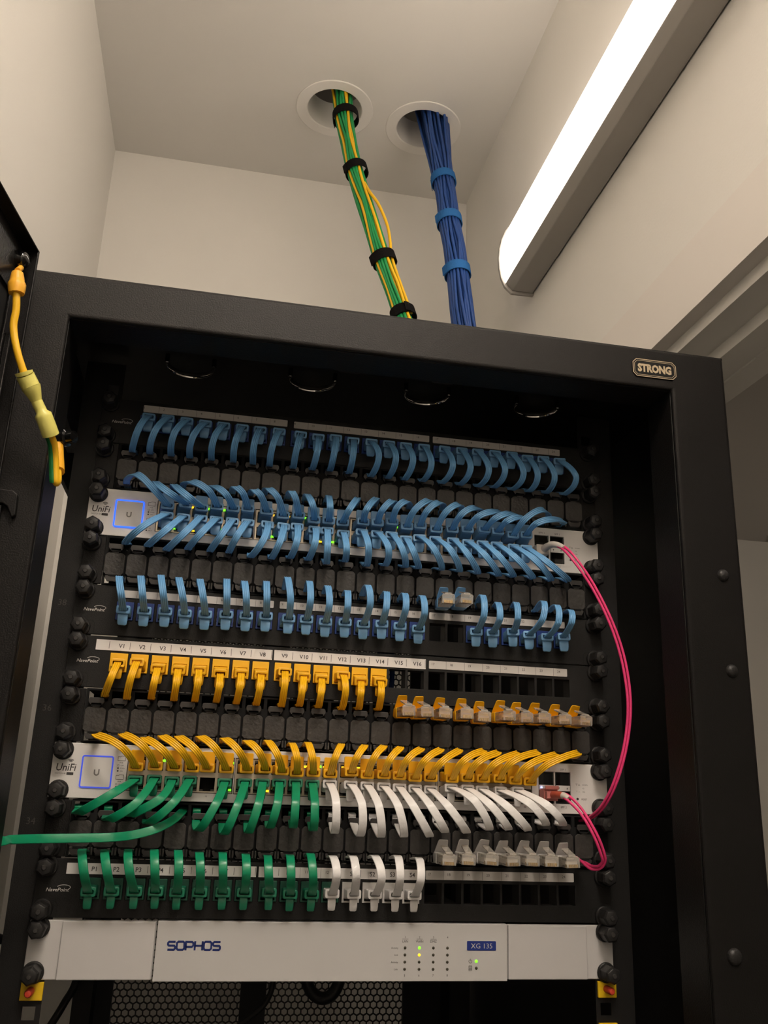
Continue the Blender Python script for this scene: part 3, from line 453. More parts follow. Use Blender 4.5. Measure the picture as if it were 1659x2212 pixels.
# ---------------------------------------------------------------- the room
FL = -1.48; CE = 1.42
struct('floor', MB().box(-.30, 2.2, -1.75, 1.0, FL-.05, FL), floor_m)
holes = [(.2574-.0535, .2574+.0535, .637-.0535, .637+.0535), (.4385-.0535, .4385+.0535, .650-.0535, .650+.0535)]
struct('ceiling', MB().plate(-.30, 2.2, -1.75, 1.0, CE, CE+.02, holes, 'xy'), ceil_m)
struct('wall_left', MB().box(-.28, -.18, -1.75, 1.0, FL, CE), wall_m)
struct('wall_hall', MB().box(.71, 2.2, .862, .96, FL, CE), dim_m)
struct('wall_back', MB().box(-.18, .71, .862, .96, FL, CE), wall_m)
struct('wall_front', MB().box(-.18, 2.2, -1.75, -1.65, FL, CE), wall_m)
struct('wall_right', MB().box(.5897, .71, -1.65, .862, .727, CE), wall_m)
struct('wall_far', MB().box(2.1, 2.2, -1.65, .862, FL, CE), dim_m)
struct('ceiling_plenum', MB().box(-.30, 1.2, 0, 1.0, 1.80, 1.82).box(-.3, 1.2, .98, 1.0, 1.44, 1.8), dim_m)
trim_lo = mat('header_board_paint', (.79, .745, .70), .7, var=.01, vscale=3)
# header board and sliding door track over the opening on the right
struct('trim_1', MB().box(.5875, .71, -1.65, .862, .647, .727), trim_lo)
struct('trim_2', MB().box(.6056, .6100, -1.65, .862, .632, .647).box(.6100, .6418, -1.65, .862, .632, .6345).box(.6418, .6460, -1.65, .862, .6173, .6345).box(.6460, .71, -1.65, .862, .6173, .6200).box(.6772, .71, -1.65, .862, .6150, .6173), trim_m)
struct('wall_panel_right', MB().box(.80, 1.255, .80, .862, FL, .664).box(1.265, 1.60, .78, .862, FL, .70), trim_m)

# ---------------------------------------------------------------- batten light on the right wall
lt = thing('batten_light', (.56, -.2, .945), 'long white batten lamp glowing on the right wall just below the ceiling', 'lamp')
LY0, LY1 = -1.15, .446
body = [(.5877, .945), (.5520, .945), (.5400, .958), (.5412, .962), (.5877, 1.092)]
MB().prism(body, LY0, LY1).build('lamp_housing', lamp_body_m, lt, bevel=.0015)
prof = [(.5402, .9575), (.5345, .970), (.5316, .986), (.5308, 1.004), (.5322, 1.022), (.5360, 1.040), (.5425, 1.057), (.5520, 1.072), (.5650, 1.084), (.5877, 1.094)]
dif = prof + [(.5877, 1.091), (.5450, .966), (.5420, .9590)]
MB().prism(dif, LY0, LY1-.0005).build('diffuser', diff_m, lt, smooth=True, label='glowing white curved diffuser')
for y in (LY1, LY0-.006):
    cp = [(.5888, .9415), (.5508, .9405), (.5390, .952), (.5325, .968), (.5296, .986), (.5288, 1.004), (.5302, 1.023), (.5342, 1.042), (.5410, 1.060), (.5510, 1.076), (.5650, 1.088), (.5888, 1.098)]
    MB().prism(cp, y, y+.006).build('end_cap', lamp_body_m, lt, bevel=.001)

# fill lamp added behind the camera, out of view, to brighten the rack front
cl = thing('fill_light', (.26, -1.10, CE), 'added flat fill light, unseen, over the walkway in front of the rack', 'lamp')
MB().box(.02, .50, -1.30, -.90, CE-.012, CE-.0005).build('lamp_housing', lamp_body_m, cl, bevel=.002)
MB().box(.03, .49, -1.29, -.91, CE-.0135, CE-.0115).build('diffuser', front_fill_m, cl)

hl = thing('fill_light', (1.45, -.50, CE), 'added round fill light, unseen, in the hall beyond the opening on the right', 'lamp')  # added lamp, out of view, brightens the hall beyond the opening
MB().cyl((1.45, -.5, CE-.02), (1.45, -.5, CE-.0005), .16, n=32).build('lamp_housing', lamp_body_m, hl, smooth=True)
MB().cyl((1.45, -.5, CE-.024), (1.45, -.5, CE-.0205), .15, n=32).build('diffuser', hall_fill_m, hl, smooth=True)

# ---------------------------------------------------------------- ceiling grommets
for (gx, gy), where in (((.2574, .637), 'left'), ((.4385, .650), 'right')):
    n = 64; ci = lambda r, z: [Vector((gx + r*math.cos(2*math.pi*k/n), gy + r*math.sin(2*math.pi*k/n), z)) for k in range(n)]
    col = 'green and yellow' if where == 'left' else 'blue'
    g = thing('ceiling_grommet', (gx, gy, CE), 'round white cable hole ring in the ceiling around the %s bundle' % col, 'grommet', 'ceiling cable hole rings')
    b = MB(); b.loft([ci(.0755, CE-.0002), ci(.0755, CE-.0012), ci(.0742, CE-.0022), ci(.0548, CE-.0024), ci(.0535, CE-.0014), ci(.0530, CE-.0002), ci(.0755, CE-.0002)], cap=False)
    b.build('flange', grom_m, g, smooth=25)
    MB().loft([ci(.0530, CE+.060), ci(.0530, CE-.001), ci(.0545, CE-.001), ci(.0545, CE+.060), ci(.0530, CE+.060)], cap=False).build('sleeve', grom_m, g, smooth=50)

# ---------------------------------------------------------------- server rack
FX0, FX1, FZ = -.063, .546, .529
rk = thing('server_rack', (.2413, .26, FL), 'tall black steel server rack with an open front holding all the network gear', 'server rack')
fr = MB()
OX0, OX1, OZ = -.012, .495, .492
fr.plate(FX0, FX1, FL+.02, FZ, -.140, -.1345, [(OX0, OX1, FL+.12, OZ)])
ff = fr.build('front_frame', black_m, rk, smooth=30, bevel=.0036, seg=4)
MB().box(OX0-.0012, OX0+.0001, -.1350, -.090, FL+.12, OZ).box(OX1-.0001, OX1+.0012, -.1350, -.094, FL+.12, OZ).box(OX0, OX1, -.1350, -.100, OZ-.0001, OZ+.0012)\
    .box(FX0, FX0+.0015, -.139, -.09, FL+.02, FZ).box(FX1-.0015, FX1, -.139, -.09, FL+.02, FZ).build('frame_return', black_m, rk, bevel=.0006)
MB().plate(FX0, FX1, -.139, .66, FZ-.002, FZ, [(.34, .445, .38, .52), (.455, .535, .37, .50)], 'xy').build('roof', dark_m, rk)
MB().box(.5425, .5445, -.09, .66, FL+.02, FZ-.002).build('side_panel', dark_m, rk)
MB().box(FX0, FX0+.004, -.09, .66, .463, FZ-.002).box(FX0, FX0+.03, -.09, .66, FZ-.01, FZ-.002).build('side_beam', dark_m, rk)
MB().box(FX0, FX0+.03, -.09, .66, FL+.02, FL+.08).build('side_beam', dark_m, rk)
MB().box(FX0, FX1, -.134, .66, FL, FL+.02).build('base', dark_m, rk)
for side in (0, 1):
    b = MB(); xa, xb = ((-.0185, .0165) if side == 0 else (.4661, .5011))
    cx = .0079 if side == 0 else .4747
    hs = []
    for u in range(-33, 12):
        if 0 <= u < 11: continue
        for rel in (6.35, 22.2, 38.1): zz = u*U + rel/1000; hs.append((cx-.0048, cx+.0048, zz-.0048, zz+.0048))
    hs = [h for h in hs if FL+.03 < h[2] and h[3] < .515]
    b.plate(xa, xb, FL+.02, .522, .0008, .0026, hs)
    xo = xa if side == 0 else xb-.0018
    b.box(xo, xo+.0018, .0026, .045, FL+.02, .522)
    b.build('mounting_rail', panel_m, rk)
    MB().box(-.025 if side == 0 else .500, .0 if side == 0 else .53, .60, .655, FL+.02, FZ-.003).build('rear_post', dark_m, rk)
tx = MB()
for u, s_ in ((6, '38'), (4, '36'), (2, '34')):
    text(tx, s_, -.0100, u*U+.030-.006, .0055, y=.0005, bold=.0)
tx.build('unit_numbers', rail_ink_m, rk)
# side bracket between frame and rail, rear mesh door
MB().box(-.030, -.0185, -.09, .03, .44, .50).build('rail_bracket', dark_m, rk)
hx = MB(); p = .0098; R_ = p/math.sqrt(3); r_ = R_*.80
def hexring(cx, cz, y=.662):
    a = [Vector((cx + R_*math.cos(math.radians(60*k+30)), y, cz + R_*math.sin(math.radians(60*k+30)))) for k in range(6)]
    b = [Vector((cx + r_*math.cos(math.radians(60*k+30)), y, cz + r_*math.sin(math.radians(60*k+30)))) for k in range(6)]
    b2 = [v + Vector((0, .0015, 0)) for v in b]
    hx.add(a + b + b2, [(k, (k+1) % 6, 6+(k+1) % 6, 6+k) for k in range(6)] + [(6+k, 6+(k+1) % 6, 12+(k+1) % 6, 12+k) for k in range(6)])
row = 0; z = -.42
while z < .50:
    x = .0225 + (p/2 if row % 2 else 0)
    while x < .470:
        hexring(x, z); x += p
    z += R_*1.5; row += 1
rd = hx.build('rear_door_mesh', mesh_m, rk, label='black honeycomb mesh rear door')
MB().plate(-.025, .53, FL+.02, FZ-.01, .655, .6625, [(.0225, .443, -.42, .50)]).box(.202, .239, .655, .6615, -.42, .50).build('rear_door_frame', dark_m, rk)
# badge on the frame
by = -.1402; bx0, bx1, bz0, bz1 = .4580, .4992, .5003, .5175
def octo(i, c): return [(bx0+i+c, bz0+i), (bx1-i-c, bz0+i), (bx1-i, bz0+i+c), (bx1-i, bz1-i-c), (bx1-i-c, bz1-i), (bx0+i+c, bz1-i), (bx0+i, bz1-i-c), (bx0+i, bz0+i+c)]
bd = MB().prism(octo(0, .0035), by-.0008, by).build('badge', dark_m, rk)
b = MB(); stroke(b, octo(.0005, .0033), .0007, by-.0010, True); stroke(b, octo(.0019, .0028), .0004, by-.0010, True)
text(b, 'STRONG', (bx0+bx1)/2, bz0+.0052, .0072, y=by-.0010, bold=.055, width=.0318)
b.build('badge_lettering', cream_m, bd, label='cream lettering and border')
for x, z, r in ((.5290, .3275, .0052), (.5300, .2492, .0052), (.5135, .0415, .0060)):
    MB().rev((x, -.1400, z), (0, -1, 0), [(0, r), (.0010, r*.97), (.0024, r*.75), (.0032, r*.4), (.0034, .0002)]).build('rivet', nut_m, rk, smooth=True)
# roof rings cut to their highlit far half, shaded near half left out
for x, yy in ((.0765, -.020), (.1905, -.020), (.3030, -.018), (.4155, -.017)):
    n = 40; rings = []
    for k in range(n+1):
        t = math.radians(-8) + math.radians(196)*k/n; c = Vector((math.cos(t), math.sin(t), 0))
        rings.append([Vector((x, yy, .5195)) + c*(.0215 + .0012*math.cos(2*math.pi*j/10)) + Vector((0, 0, .0030*math.sin(2*math.pi*j/10))) for j in range(10)])
    MB().loft(rings).build('ring_loop', chrome_m, rk, smooth=True, label='highlit far half of a ring under the roof')
    for sg in (-1, 1): MB().cyl((x+sg*.0213, yy-.002, .5190), (x+sg*.0213, yy-.002, .5272), .0022, n=10).build('ring_foot', gloss_m, rk, smooth=True)
for x in (.2230, .3130):
    MB().prism(rrect(x-.011, x+.011, -.045, -.036, .004), .5225, .5268, 'xy').build('roof_slot_cover', clip_m, rk)

# rack nuts
def hexnut(mb, x, z, y0=-.0018, ang=0):
    mb.rev((x, y0, z), (0, -1, 0), [(0, .0082), (.0016, .0082), (.0024, .0073), (.0026, .0030)], n=24)
    rot = math.radians(ang)
    H = lambda r, y: [Vector((x + r*math.cos(rot + k*math.pi/3), y, z + r*math.sin(rot + k*math.pi/3))) for k in range(6)]
    mb.loft([H(.0071, y0-.001), H(.0071, y0-.0145), H(.0058, y0-.0166), H(.0025, y0-.0174)])
ROWN = {0: 'grey firewall', 1: 'lowest patch panel', 2: 'bottom cable manager', 3: 'lower grey switch', 4: 'cable manager over the lower switch', 5: 'yellow-jack panel',
        6: 'second patch panel', 7: 'manager under the upper switch', 8: 'upper grey switch', 9: 'manager over the upper switch', 10: 'topmost patch panel'}
ZO = {7: -.0005, 8: -.001, 9: -.0017, 10: -.0024}
zr = lambda r: r*U + ZO.get(r, 0)
for r in range(11):
    for sx_, sn in ((.0079, 'left'), (.4747, 'right')):
        for rel, vn in ((.00635, 'bottom'), (.0381, 'top')):
            z = zr(r) + rel
            if r in (2, 4, 7, 9): z += .0012 if vn == 'bottom' else -.0008
            t = thing('rack_nut', (sx_, 0, z), 'black rack nut at the %s %s corner of the %s' % (vn, sn, ROWN[r]), 'nut', 'black rack nuts along both rails')
            b = MB(); hexnut(b, sx_, z, ang=random.uniform(0, 60)); b.build('nut_body', nut_m, t, smooth=25, bevel=.0004)
            MB().cyl((sx_, -.0190, z), (sx_, -.0200, z), .0022, .0016, n=12).build('stud_tip', clip_m, t)
for sx_, zz, lab in ((.0079, -.0062, 'yellow rack stud plate with red stud, on the left rail under the firewall'), (.4747, -.0062, 'yellow rack stud plate with red stud, on the right rail under the firewall'), (.4747, -.0380, 'yellow rack stud plate cut by the bottom edge of the photo, right rail'), (.0079, -.0380, 'yellow rack stud plate low on the left rail, under the other one')):
    t = thing('rack_stud', (sx_, 0, zz), lab, 'stud', 'unused rack studs')
    MB().box(sx_-.0075, sx_+.0090, -.0020, .0006, zz-.0068, zz+.0058).build('stud_plate', ystud_m, t, bevel=.0004)
    MB().rev((sx_, -.002, zz), (0, -1, 0), [(0, .0030), (.010, .0030), (.0115, .0022), (.012, .0005)], n=14).build('stud_pin', rstud_m, t, smooth=True)

# ---------------------------------------------------------------- patch panels
def ppx(i): return .0354 + .1394*((i-1)//8) + .01715*((i-1) % 8)
def navepoint(mb, x, z, k=1.0):
    text(mb, 'NavePoint', x, z, .0028*k, y=-.0020, align='l', width=.0172*k, shear=.25, bold=.012)
    sw = [(x + .0132*k + .0050*k*math.cos(math.radians(q)), z + .0030*k + .0018*k*math.sin(math.radians(q))) for q in range(165, -41, -12)]
    stroke(mb, sw, .0004*k, y=-.0020)
def patch_panel(row, jacks, labels, label, zl, strips, big=False):
    z0 = zr(row); t = thing('patch_bay', (.2413, 0, z0), label, 'patch panel')
    hs = [(ppx(i), ppx(i)+.0147, z0+.0140, z0+.0301) for i in range(1, 25)]
    MB().plate(.0003, .4823, z0+.0005, z0+.0438, -.0016, .0004, hs).build('front_plate', panel_m, t, bevel=.0004)
    b = MB()
    for g in range(3):
        ga = ppx(8*g+1)-.003; gb = ppx(8*g+8)+.0177
        b.box(ga, gb, .0004, .018, z0+.0312, z0+.0325).box(ga, gb, .0004, .018, z0+.0118, z0+.0131)
        for i in range(8*g+1, 8*g+10):
            xx = ppx(i)-.0018 if i < 8*g+9 else gb-.0012
            b.box(xx, xx+.0009, .0004, .018, z0+.0131, z0+.0312)
    b.build('jack_cage', clip_m, t)
    # embossed corner slots round the screws
    b = MB()
    for xs, sg in ((.0005, 1), (.4821, -1)):
        stroke(b, [(xs+sg*.012, z0+.0125)] + [(xs+sg*(.0150+.0035*math.sin(math.radians(a))), z0+.0090+.0035*math.cos(math.radians(a))) for a in range(0, 91, 15)] + [(xs+sg*.0185, z0+.0005)], .0004, y=-.00165)
    b.build('corner_groove', void_m, t)
    for i in range(1, 25):
        if i in jacks:
            x = ppx(i)
            mb = MB().plate(x+.0001, x+.0146, z0+.0141, z0+.0300, -.0030, .016, [(x+.0018, x+.0129, z0+.0156, z0+.0238)]).box(x+.001, x+.0137, .008, .010, z0+.0148, z0+.0248)
            mb.build('keystone_jack', JACK[jacks[i]], t, bevel=.0003)
    for k, (a, b_, c, d) in enumerate(strips):
        st = MB().prism(rrect(a, b_, z0+c, z0+d, .0007 if not big or k == 2 else .0002), -.0024, -.0016).build('label_strip', strip_m if (not big or k == 2) else paper_m, t)
    tx = MB(); dv = MB()
    for i in range(1, 25):
        s = labels.get(i, str(i)); g = (i-1)//8
        a, b_, c, d = strips[g]
        if s == str(i):
            xx = ppx(i) + (.0035 if g == 2 or not big else .004)
            text(tx, s, xx - .0010, z0+(c+d)/2-.0004, .0023, y=-.0026, align='l')
        else:
            text(tx, s, ppx(i)+.0082, z0+(c+d)/2-.0018, .0036, y=-.0026, bold=.01)
        if i % 8 != 1 or (big and g == 0):
            xd = ppx(i) - .0012
            if s == str(i): stroke(dv, [(xd, z0+c+.0002), (xd, z0+d-.0002)], .00022, y=-.0026)
            else: stroke(dv, [(xd-.0006, z0+c+.0014), (xd-.0006, z0+d-.0012)], .00035, y=-.0026)
    if big: 
        for g in (0, 1): stroke(dv, [(strips[g][1]-.0006, z0+strips[g][2]+.0012), (strips[g][1]-.0006, z0+strips[g][3]-.0008)], .00035, y=-.0026)
    tx.build('port_numbers', inkg_m, t); dv.build('label_dividers', inkg_m, t)
    lg = MB(); navepoint(lg, *zl[:2]); lg.build('maker_logo', whink_m, t)
    return t
blue = lambda *r: {i: 'blue' for i in r}
patch_panel(10, blue(*range(1, 25)), {}, 'topmost black patch panel in the rack, light blue cables falling from all its ports', (.0108, zr(10)+.0200),
            [(.0374, .1709, .0335, .0402), (.1772, .3100, .0330, .0397), (.3136, .4450, .0328, .0395)])
patch_panel(6, blue(*[i for i in range(1, 25) if i not in (17, 18)]), {}, 'black patch panel with light blue cables rising in front of it and two empty holes', (.0085, zr(6)+.0205),
            [(.0372, .1703, .0338, .0402), (.1757, .3105, .0338, .0402), (.3134, .4455, .0336, .0400)])
patch_panel(5, {i: 'yellow' for i in range(1, 15)}, {i: 'V%d' % i for i in range(1, 17)}, 'black patch panel with yellow jacks labelled V1 to V14', (.0085, zr(5)+.0210),
            [(.0226, .1722, .0320, .0408), (.1738, .3111, .0320, .0410), (.3141, .4466, .0328, .0400)], True)
lb = {i: 'P%d' % i for i in range(1, 11)}; lb.update({13: 'S1', 14: 'S2', 15: 'S3', 16: 'S4'})
j = {i: 'green' for i in range(1, 13)}; j.update({i: 'white' for i in range(13, 17)})
patch_panel(1, j, lb, 'lowest black patch panel, green and white cables rising from its labelled ports', (.0090, zr(1)+.0195),
            [(.0226, .1718, .0325, .0406), (.1738, .3120, .0325, .0406), (.3148, .4476, .0330, .0402)], True)

# ---------------------------------------------------------------- finger cable managers
P_ = .0186
def tile_mesh():
    mb = MB()
    mb.prism([(-.0085, .0104), (-.0068, .0092), (-.0068, .0084), (.0068, .0084), (.0068, .0092), (.0085, .0104), (.0085, .0262), (.0068, .0278), (.0058, .0284), (-.0058, .0284), (-.0068, .0278), (-.0085, .0262)], -.0052, -.0036)
    mb.box(-.0030, .0030, -.0058, -.0036, .0280, .0292)
    return mb
def lower_clip():
    return MB().prism([(-.0066, .0076), (-.0062, .0052), (-.0045, .0026), (.0045, .0026), (.0062, .0052), (.0066, .0076), (.0042, .0079), (.0040, .0070), (-.0040, .0070), (-.0042, .0079)], -.0060, -.0036)
def upper_clip():
    return MB().prism([(-.0066, .0330), (-.0060, .0358), (-.0050, .0364), (.0050, .0364), (.0060, .0358), (.0066, .0330), (.0050, .0306), (.0042, .0304), (.0040, .0318), (-.0040, .0318), (-.0042, .0304), (-.0050, .0306)], -.0060, -.0036)
_pm = {}
def proto(key, mb, m, smooth=False, bevel=0.):
    if key in _pm: return _pm[key]
    o = mb.build(key, m, None, smooth=smooth)
    me = o.data
    if bevel:
        md = o.modifiers.new('b', 'BEVEL'); md.width = bevel; md.segments = 2; md.limit_method = 'ANGLE'; md.angle_limit = math.radians(40)
        me = bpy.data.meshes.new_from_object(o.evaluated_get(bpy.context.evaluated_depsgraph_get()))
    bpy.data.objects.remove(o); _pm[key] = me; me.name = key; return me
tm = proto('finger_cover', tile_mesh(), tile_m, bevel=.0004); lc = proto('lower_clip', lower_clip(), clip_m, bevel=.0003); uc = proto('upper_clip', upper_clip(), clip_m, bevel=.0003)
sl_ = proto('slot_low', MB().box(-.0040, .0040, -.0064, -.0050, .0072, .0086), void_m); su_ = proto('slot_high', MB().box(-.0040, .0040, -.0064, -.0050, .0292, .0305), void_m)
def manager(row, label):
    z0 = zr(row); t = thing('cable_manager', (.2413, 0, z0), label, 'cable manager')
    X0, X1 = .0200, .4668
    for a, c in ((.0012, X0-.0004), (X1+.0004, .4814)): MB().box(a, c, -.0014, .0006, z0+.0006, z0+.0436).build('mounting_ear', black_m, t, bevel=.0005)
    b = MB().plate(X0, X1, z0+.0004, z0+.0438, -.0022, .0010, [(X0+.0012+P_*k+.0008, X0+P_*(k+1)-.0008, z0+.0015, z0+.0088) for k in range(24)] + [(X0+.0012+P_*k+.0008, X0+P_*(k+1)-.0008, z0+.0340, z0+.0425) for k in range(24)])
    b.box(X0, X1, .048, .050, z0+.0004, z0+.0438).box(X0, X1, .001, .048, z0+.0434, z0+.0442).box(X0, X1, .001, .048, z0, z0+.0006)
    b.build('duct_body', void_m, t)  # blacker than the covers, shade of the gaps is in the colour
    # white reflection in the bottom slots, put in as pale strips
    b = MB()
    for k in range(24):
        xa = X0+P_*k+.0030; b.prism([(xa, .0022), (xa+.0018, .0010), (xa+P_-.0060-.0018, .0010), (xa+P_-.0060, .0022)], .0030, .0042)
        b.v[-8:] = [(v[0], v[1], v[2]+z0) for v in b.v[-8:]]
    b.build('lip_reflection', strip_m if row in (2, 4, 7) else dark_m, t)
    b = MB()
    for k in range(1, 24):
        for dx in (-.0012, .0012):
            b.box(X0+P_*k+dx-.0008, X0+P_*k+dx+.0008, -.0040, -.0020, z0+.0024, z0+.0082)
    b.build('finger_ribs', tile_m, t, bevel=.0003)
    for k in range(24):
        cx = X0 + P_*(k+.5); M_ = Matrix.Translation((cx-.2413, 0, 0))
        f = place(tm, 'finger_cover', t, M_)
        for me, n in ((lc, 'lower_clip'), (uc, 'upper_clip'), (sl_, 'catch_slot'), (su_, 'catch_slot')):
            o = bpy.data.objects.new(n, me); C.objects.link(o); o.parent = f
    return t
manager(9, 'black finger cable manager directly under the topmost patch panel')
manager(7, 'black finger cable manager between the upper switch and the patch panel below it')
manager(4, 'black finger cable manager right above the lower switch')
manager(2, 'black finger cable manager right below the lower switch')

# ---------------------------------------------------------------- switches
def swx(i): g = (i-1)//6; k = (i-1) % 6; return .0608 + .0879*g + .01445*(k+.5)
LEDS = {8: [(916,3878,'y'),(1054,3877,'g'),(1195,3877,'g'),(1658,3869,'y'),(1800,3868,'y'),(1930,3871,'g'),(2103,3859,'g'),(2553,3853,'g'),(2827,3859,'g'),(761,3668,'g'),(931,3661,'y'),(1174,3690,'g'),(1641,3666,'g'),(2087,3659,'y'),(2202,3662,'g')],
        3: [(885,1657,'g'),(1449,1659,'g'),(1444,1442,'g'),(1758,1444,'y'),(2076,1654,'y'),(2194,1659,'g'),(2240,1654,'y'),(2401,1659,'y'),(2535,1660,'y')]}
def switch(row, label, glow):
    z0 = zr(row); t = thing('network_switch', (.2413, 0, z0), label, 'network switch')
    hs = []
    for g in range(4): hs.append((.0600+.0879*g, .0600+.0879*g+.0868, z0+.0078, z0+.0366))
    hs += [(.4172, .4316, z0+.0088, z0+.0360), (.4330, .4474, z0+.0088, z0+.0360)]
    MB().plate(.0002, .4824, z0+.0006, z0+.0438, -.0018, .0006, hs).build('face_plate', silver_m, t, bevel=.0006)
    MB().plate(.021, .4616, z0+.0008, z0+.0434, .0006, .24, [(h[0], h[1], h[2], h[3]) for h in hs]).box(.03, .455, .05, .06, z0+.002, z0+.043).build('chassis', dark_m, t)
    # screen
    s = MB().prism(rrect(.0246, .0474, z0+.0098, z0+.0332, .0008), -.0024, -.0017).build('touch_screen', screen_m, t)
    b = MB(); oo = rrect(.0234, .0486, z0+.0086, z0+.0344, .0020); ii = rrect(.0246, .0474, z0+.0098, z0+.0332, .0010)
    n = len(oo); b.add([(p[0], -.0026, p[1]) for p in oo] + [(p[0], -.0026, p[1]) for p in ii] + [(p[0], -.0017, p[1]) for p in oo] + [(p[0], -.0017, p[1]) for p in ii],
          [(k, (k+1) % n, n+(k+1) % n, n+k) for k in range(n)] + [(k, (k+1) % n, 2*n+(k+1) % n, 2*n+k) for k in range(n)] + [(n+k, n+(k+1) % n, 3*n+(k+1) % n, 3*n+k) for k in range(n)])
    ORG[s] = ORG[t]; b.build('glowing_border', ubri_m if glow else udim_m, s, label='glowing blue border')
    b = MB(); uo = [(.0344, z0+.0232)] + [(.0344, z0+.0206)] + arc(.0361, z0+.0206, .0017, 180, 360, 8) + [(.0378, z0+.0236)]
    stroke(b, uo, .0011, y=-.00255); b.build('screen_emblem', emb_m, s)
    # port blocks
    for g in range(4):
        x0 = .0600+.0879*g; x1 = x0+.0868
        ph = []
        for k in range(6):
            cx = x0+.0008+.01445*(k+.5)
            ph += [(cx-.0062, cx+.0062, z0+.0242, z0+.0350), (cx-.0062, cx+.0062, z0+.0092, z0+.0202)]
        pb = MB().plate(x0+.0003, x1-.0003, z0+.0081, z0+.0363, -.0008, .014, ph).build('port_block', port_m, t, bevel=.0002)
        MB().box(x0+.0005, x1-.0005, .012, .013, z0+.009, z0+.035).build('port_interior', void_m, t)
        ORG[pb] = ORG[t]; bb = MB()
        for k in range(6):
            cx = x0+.0008+.01445*(k+.5)
            for sx_ in (-1, 1):
                bb.box(cx+sx_*.0046-.0014, cx+sx_*.0046+.0014, -.0006, .002, z0+.0334, z0+.0349).box(cx+sx_*.0046-.0014, cx+sx_*.0046+.0014, -.0006, .002, z0+.0093, z0+.0108)
        bb.build('unlit_leds', led_off, pb)
        b = MB(); stroke(b, [(x0, z0+.0078), (x1, z0+.0078), (x1, z0+.0366), (x0, z0+.0366)], .0004, y=-.0019, closed=True); b.build('block_outline', ink_m, t)
    for x, z, c in LEDS[row]:
        MB().box(x/1e4-.0016, x/1e4+.0016, -.0014, -.0007, z/1e4-.0009, z/1e4+.0009).build('status_led', led_g if c == 'g' else led_y, t, label='lit green light' if c == 'g' else 'lit amber light')
    # SFP cages
    for x0 in (.4172, .4330):
        MB().plate(x0+.0003, x0+.0141, z0+.0091, z0+.0357, -.0010, .012, [(x0+.0012, x0+.0132, z0+.0250, z0+.0350), (x0+.0012, x0+.0132, z0+.0098, z0+.0196)]).box(x0+.001, x0+.0134, .010, .012, z0+.0095, z0+.0352).build('sfp_cage', gloss_m, t, bevel=.0002)
        MB().box(x0+.0006, x0+.0138, -.0016, -.0009, z0+.0198, z0+.0246).build('sfp_label_bar', silver_m, t)
    b = MB()
    def tri(x, z, up, s=.0007): b.add([(x-s, -.0019, z-s*up), (x+s, -.0019, z-s*up), (x, -.0019, z+s*1.3*up)], [(0, 1, 2)])
    for x0 in (.4172, .4330): tri(x0+.0032, z0+.0222, -1); tri(x0+.0110, z0+.0222, 1)
    h = .0019
    text(b, 'UniFi', .0114, z0+.0215, .0060, y=-.00195, width=.0152, bold=.008, shear=.12)
    for r in (.0012, .0021, .0030): stroke(b, arc(.0148, z0+.0276, r, 45, 135, 6), .0005, y=-.00195)
    text(b, 'SWITCH 48', .0036, z0+.0188, .0012, y=-.00195, align='l', width=.0082)
    b.prism(rrect(.0126, .0180, z0+.0183, z0+.0204, .0003), -.0020, -.0018)
    for k, zc in ((0, .0318), (1, .0170)):
        x = .0518
        stroke(b, [(x, z0+zc-.0008), (x, z0+zc+.0022), (x+.0020, z0+zc+.0022), (x+.0026, z0+zc+.0028), (x+.0060, z0+zc+.0028), (x+.0060, z0+zc-.0008)], .0003, y=-.00195, closed=True)
        text(b, ('POE', 'LINK')[k], x+.0030, z0+zc-.0030, .0011, y=-.00195)
        stroke(b, [(x+.0072, z0+zc+.0006), (x+.0082, z0+zc+.0006)], .0002, y=-.00195)
        for q, s_ in enumerate((('OFF', 'POE+', '24V') if k == 0 else ('FE', 'GE', 'ACT'))):
            zz = z0+zc-.0052-q*.0022
            if q == 0: stroke(b, [(x+.0002, zz), (x+.0014, zz), (x+.0014, zz+.0012), (x+.0002, zz+.0012)], .0002, y=-.00195, closed=True)
            else: b.box(x+.0002, x+.0014, -.0020, -.0018, zz, zz+.0012)
            text(b, s_, x+.0026, zz, .0011, y=-.00195, align='l')
    text(b, 'SFP+ 1', .4243, z0+.0376, h*.9, y=-.00195); text(b, 'SFP 1', .4402, z0+.0374, h, y=-.00195)
    text(b, 'SFP+ 2', .4243, z0+.0052, h*.9, y=-.00195); text(b, 'SFP 2', .4402, z0+.0052, h, y=-.00195)
    for r in (.0011,): b.prism([(p[0], p[1]) for p in arc(.4536, z0+.0135, r, 0, 345, 12)], -.0020, -.0018)
    text(b, 'RESET', .4600, z0+.0127, .0015, y=-.00195)
    for q, s_ in enumerate(('DOWN', '1G', '10G')):
        zz = z0+.0252-q*.0030; text(b, s_, .4585, zz, .0011, y=-.00195, align='l')
        if q == 0:
            for xx, u_ in ((.4530, -1), (.4553, 1)):
                stroke(b, [(xx-.0008, zz+(.0014 if u_ < 0 else 0)), (xx+.0008, zz+(.0014 if u_ < 0 else 0)), (xx, zz+(0 if u_ < 0 else .0014))], .0002, y=-.00195, closed=True)
    text(b, '48', swx(24), z0+.0045, .0014, y=-.00195); text(b, '10', swx(5), z0+.0045, .0014, y=-.00195); text(b, '2', swx(1), z0+.0045, .0014, y=-.00195)
    b.build('printed_markings', inkg_m, t)
    w_ = MB()
    zz = z0+.0252-2*.0030
    for xx, u_ in ((.4530, -1), (.4553, 1)): w_.add([(xx-.0009, -.0020, zz+(.0014 if u_ < 0 else 0)), (xx+.0009, -.0020, zz+(.0014 if u_ < 0 else 0)), (xx, -.0020, zz+(0 if u_ < 0 else .0014))], [(0, 1, 2)])
    w_.build('white_markings', whink_m, t)
    return t
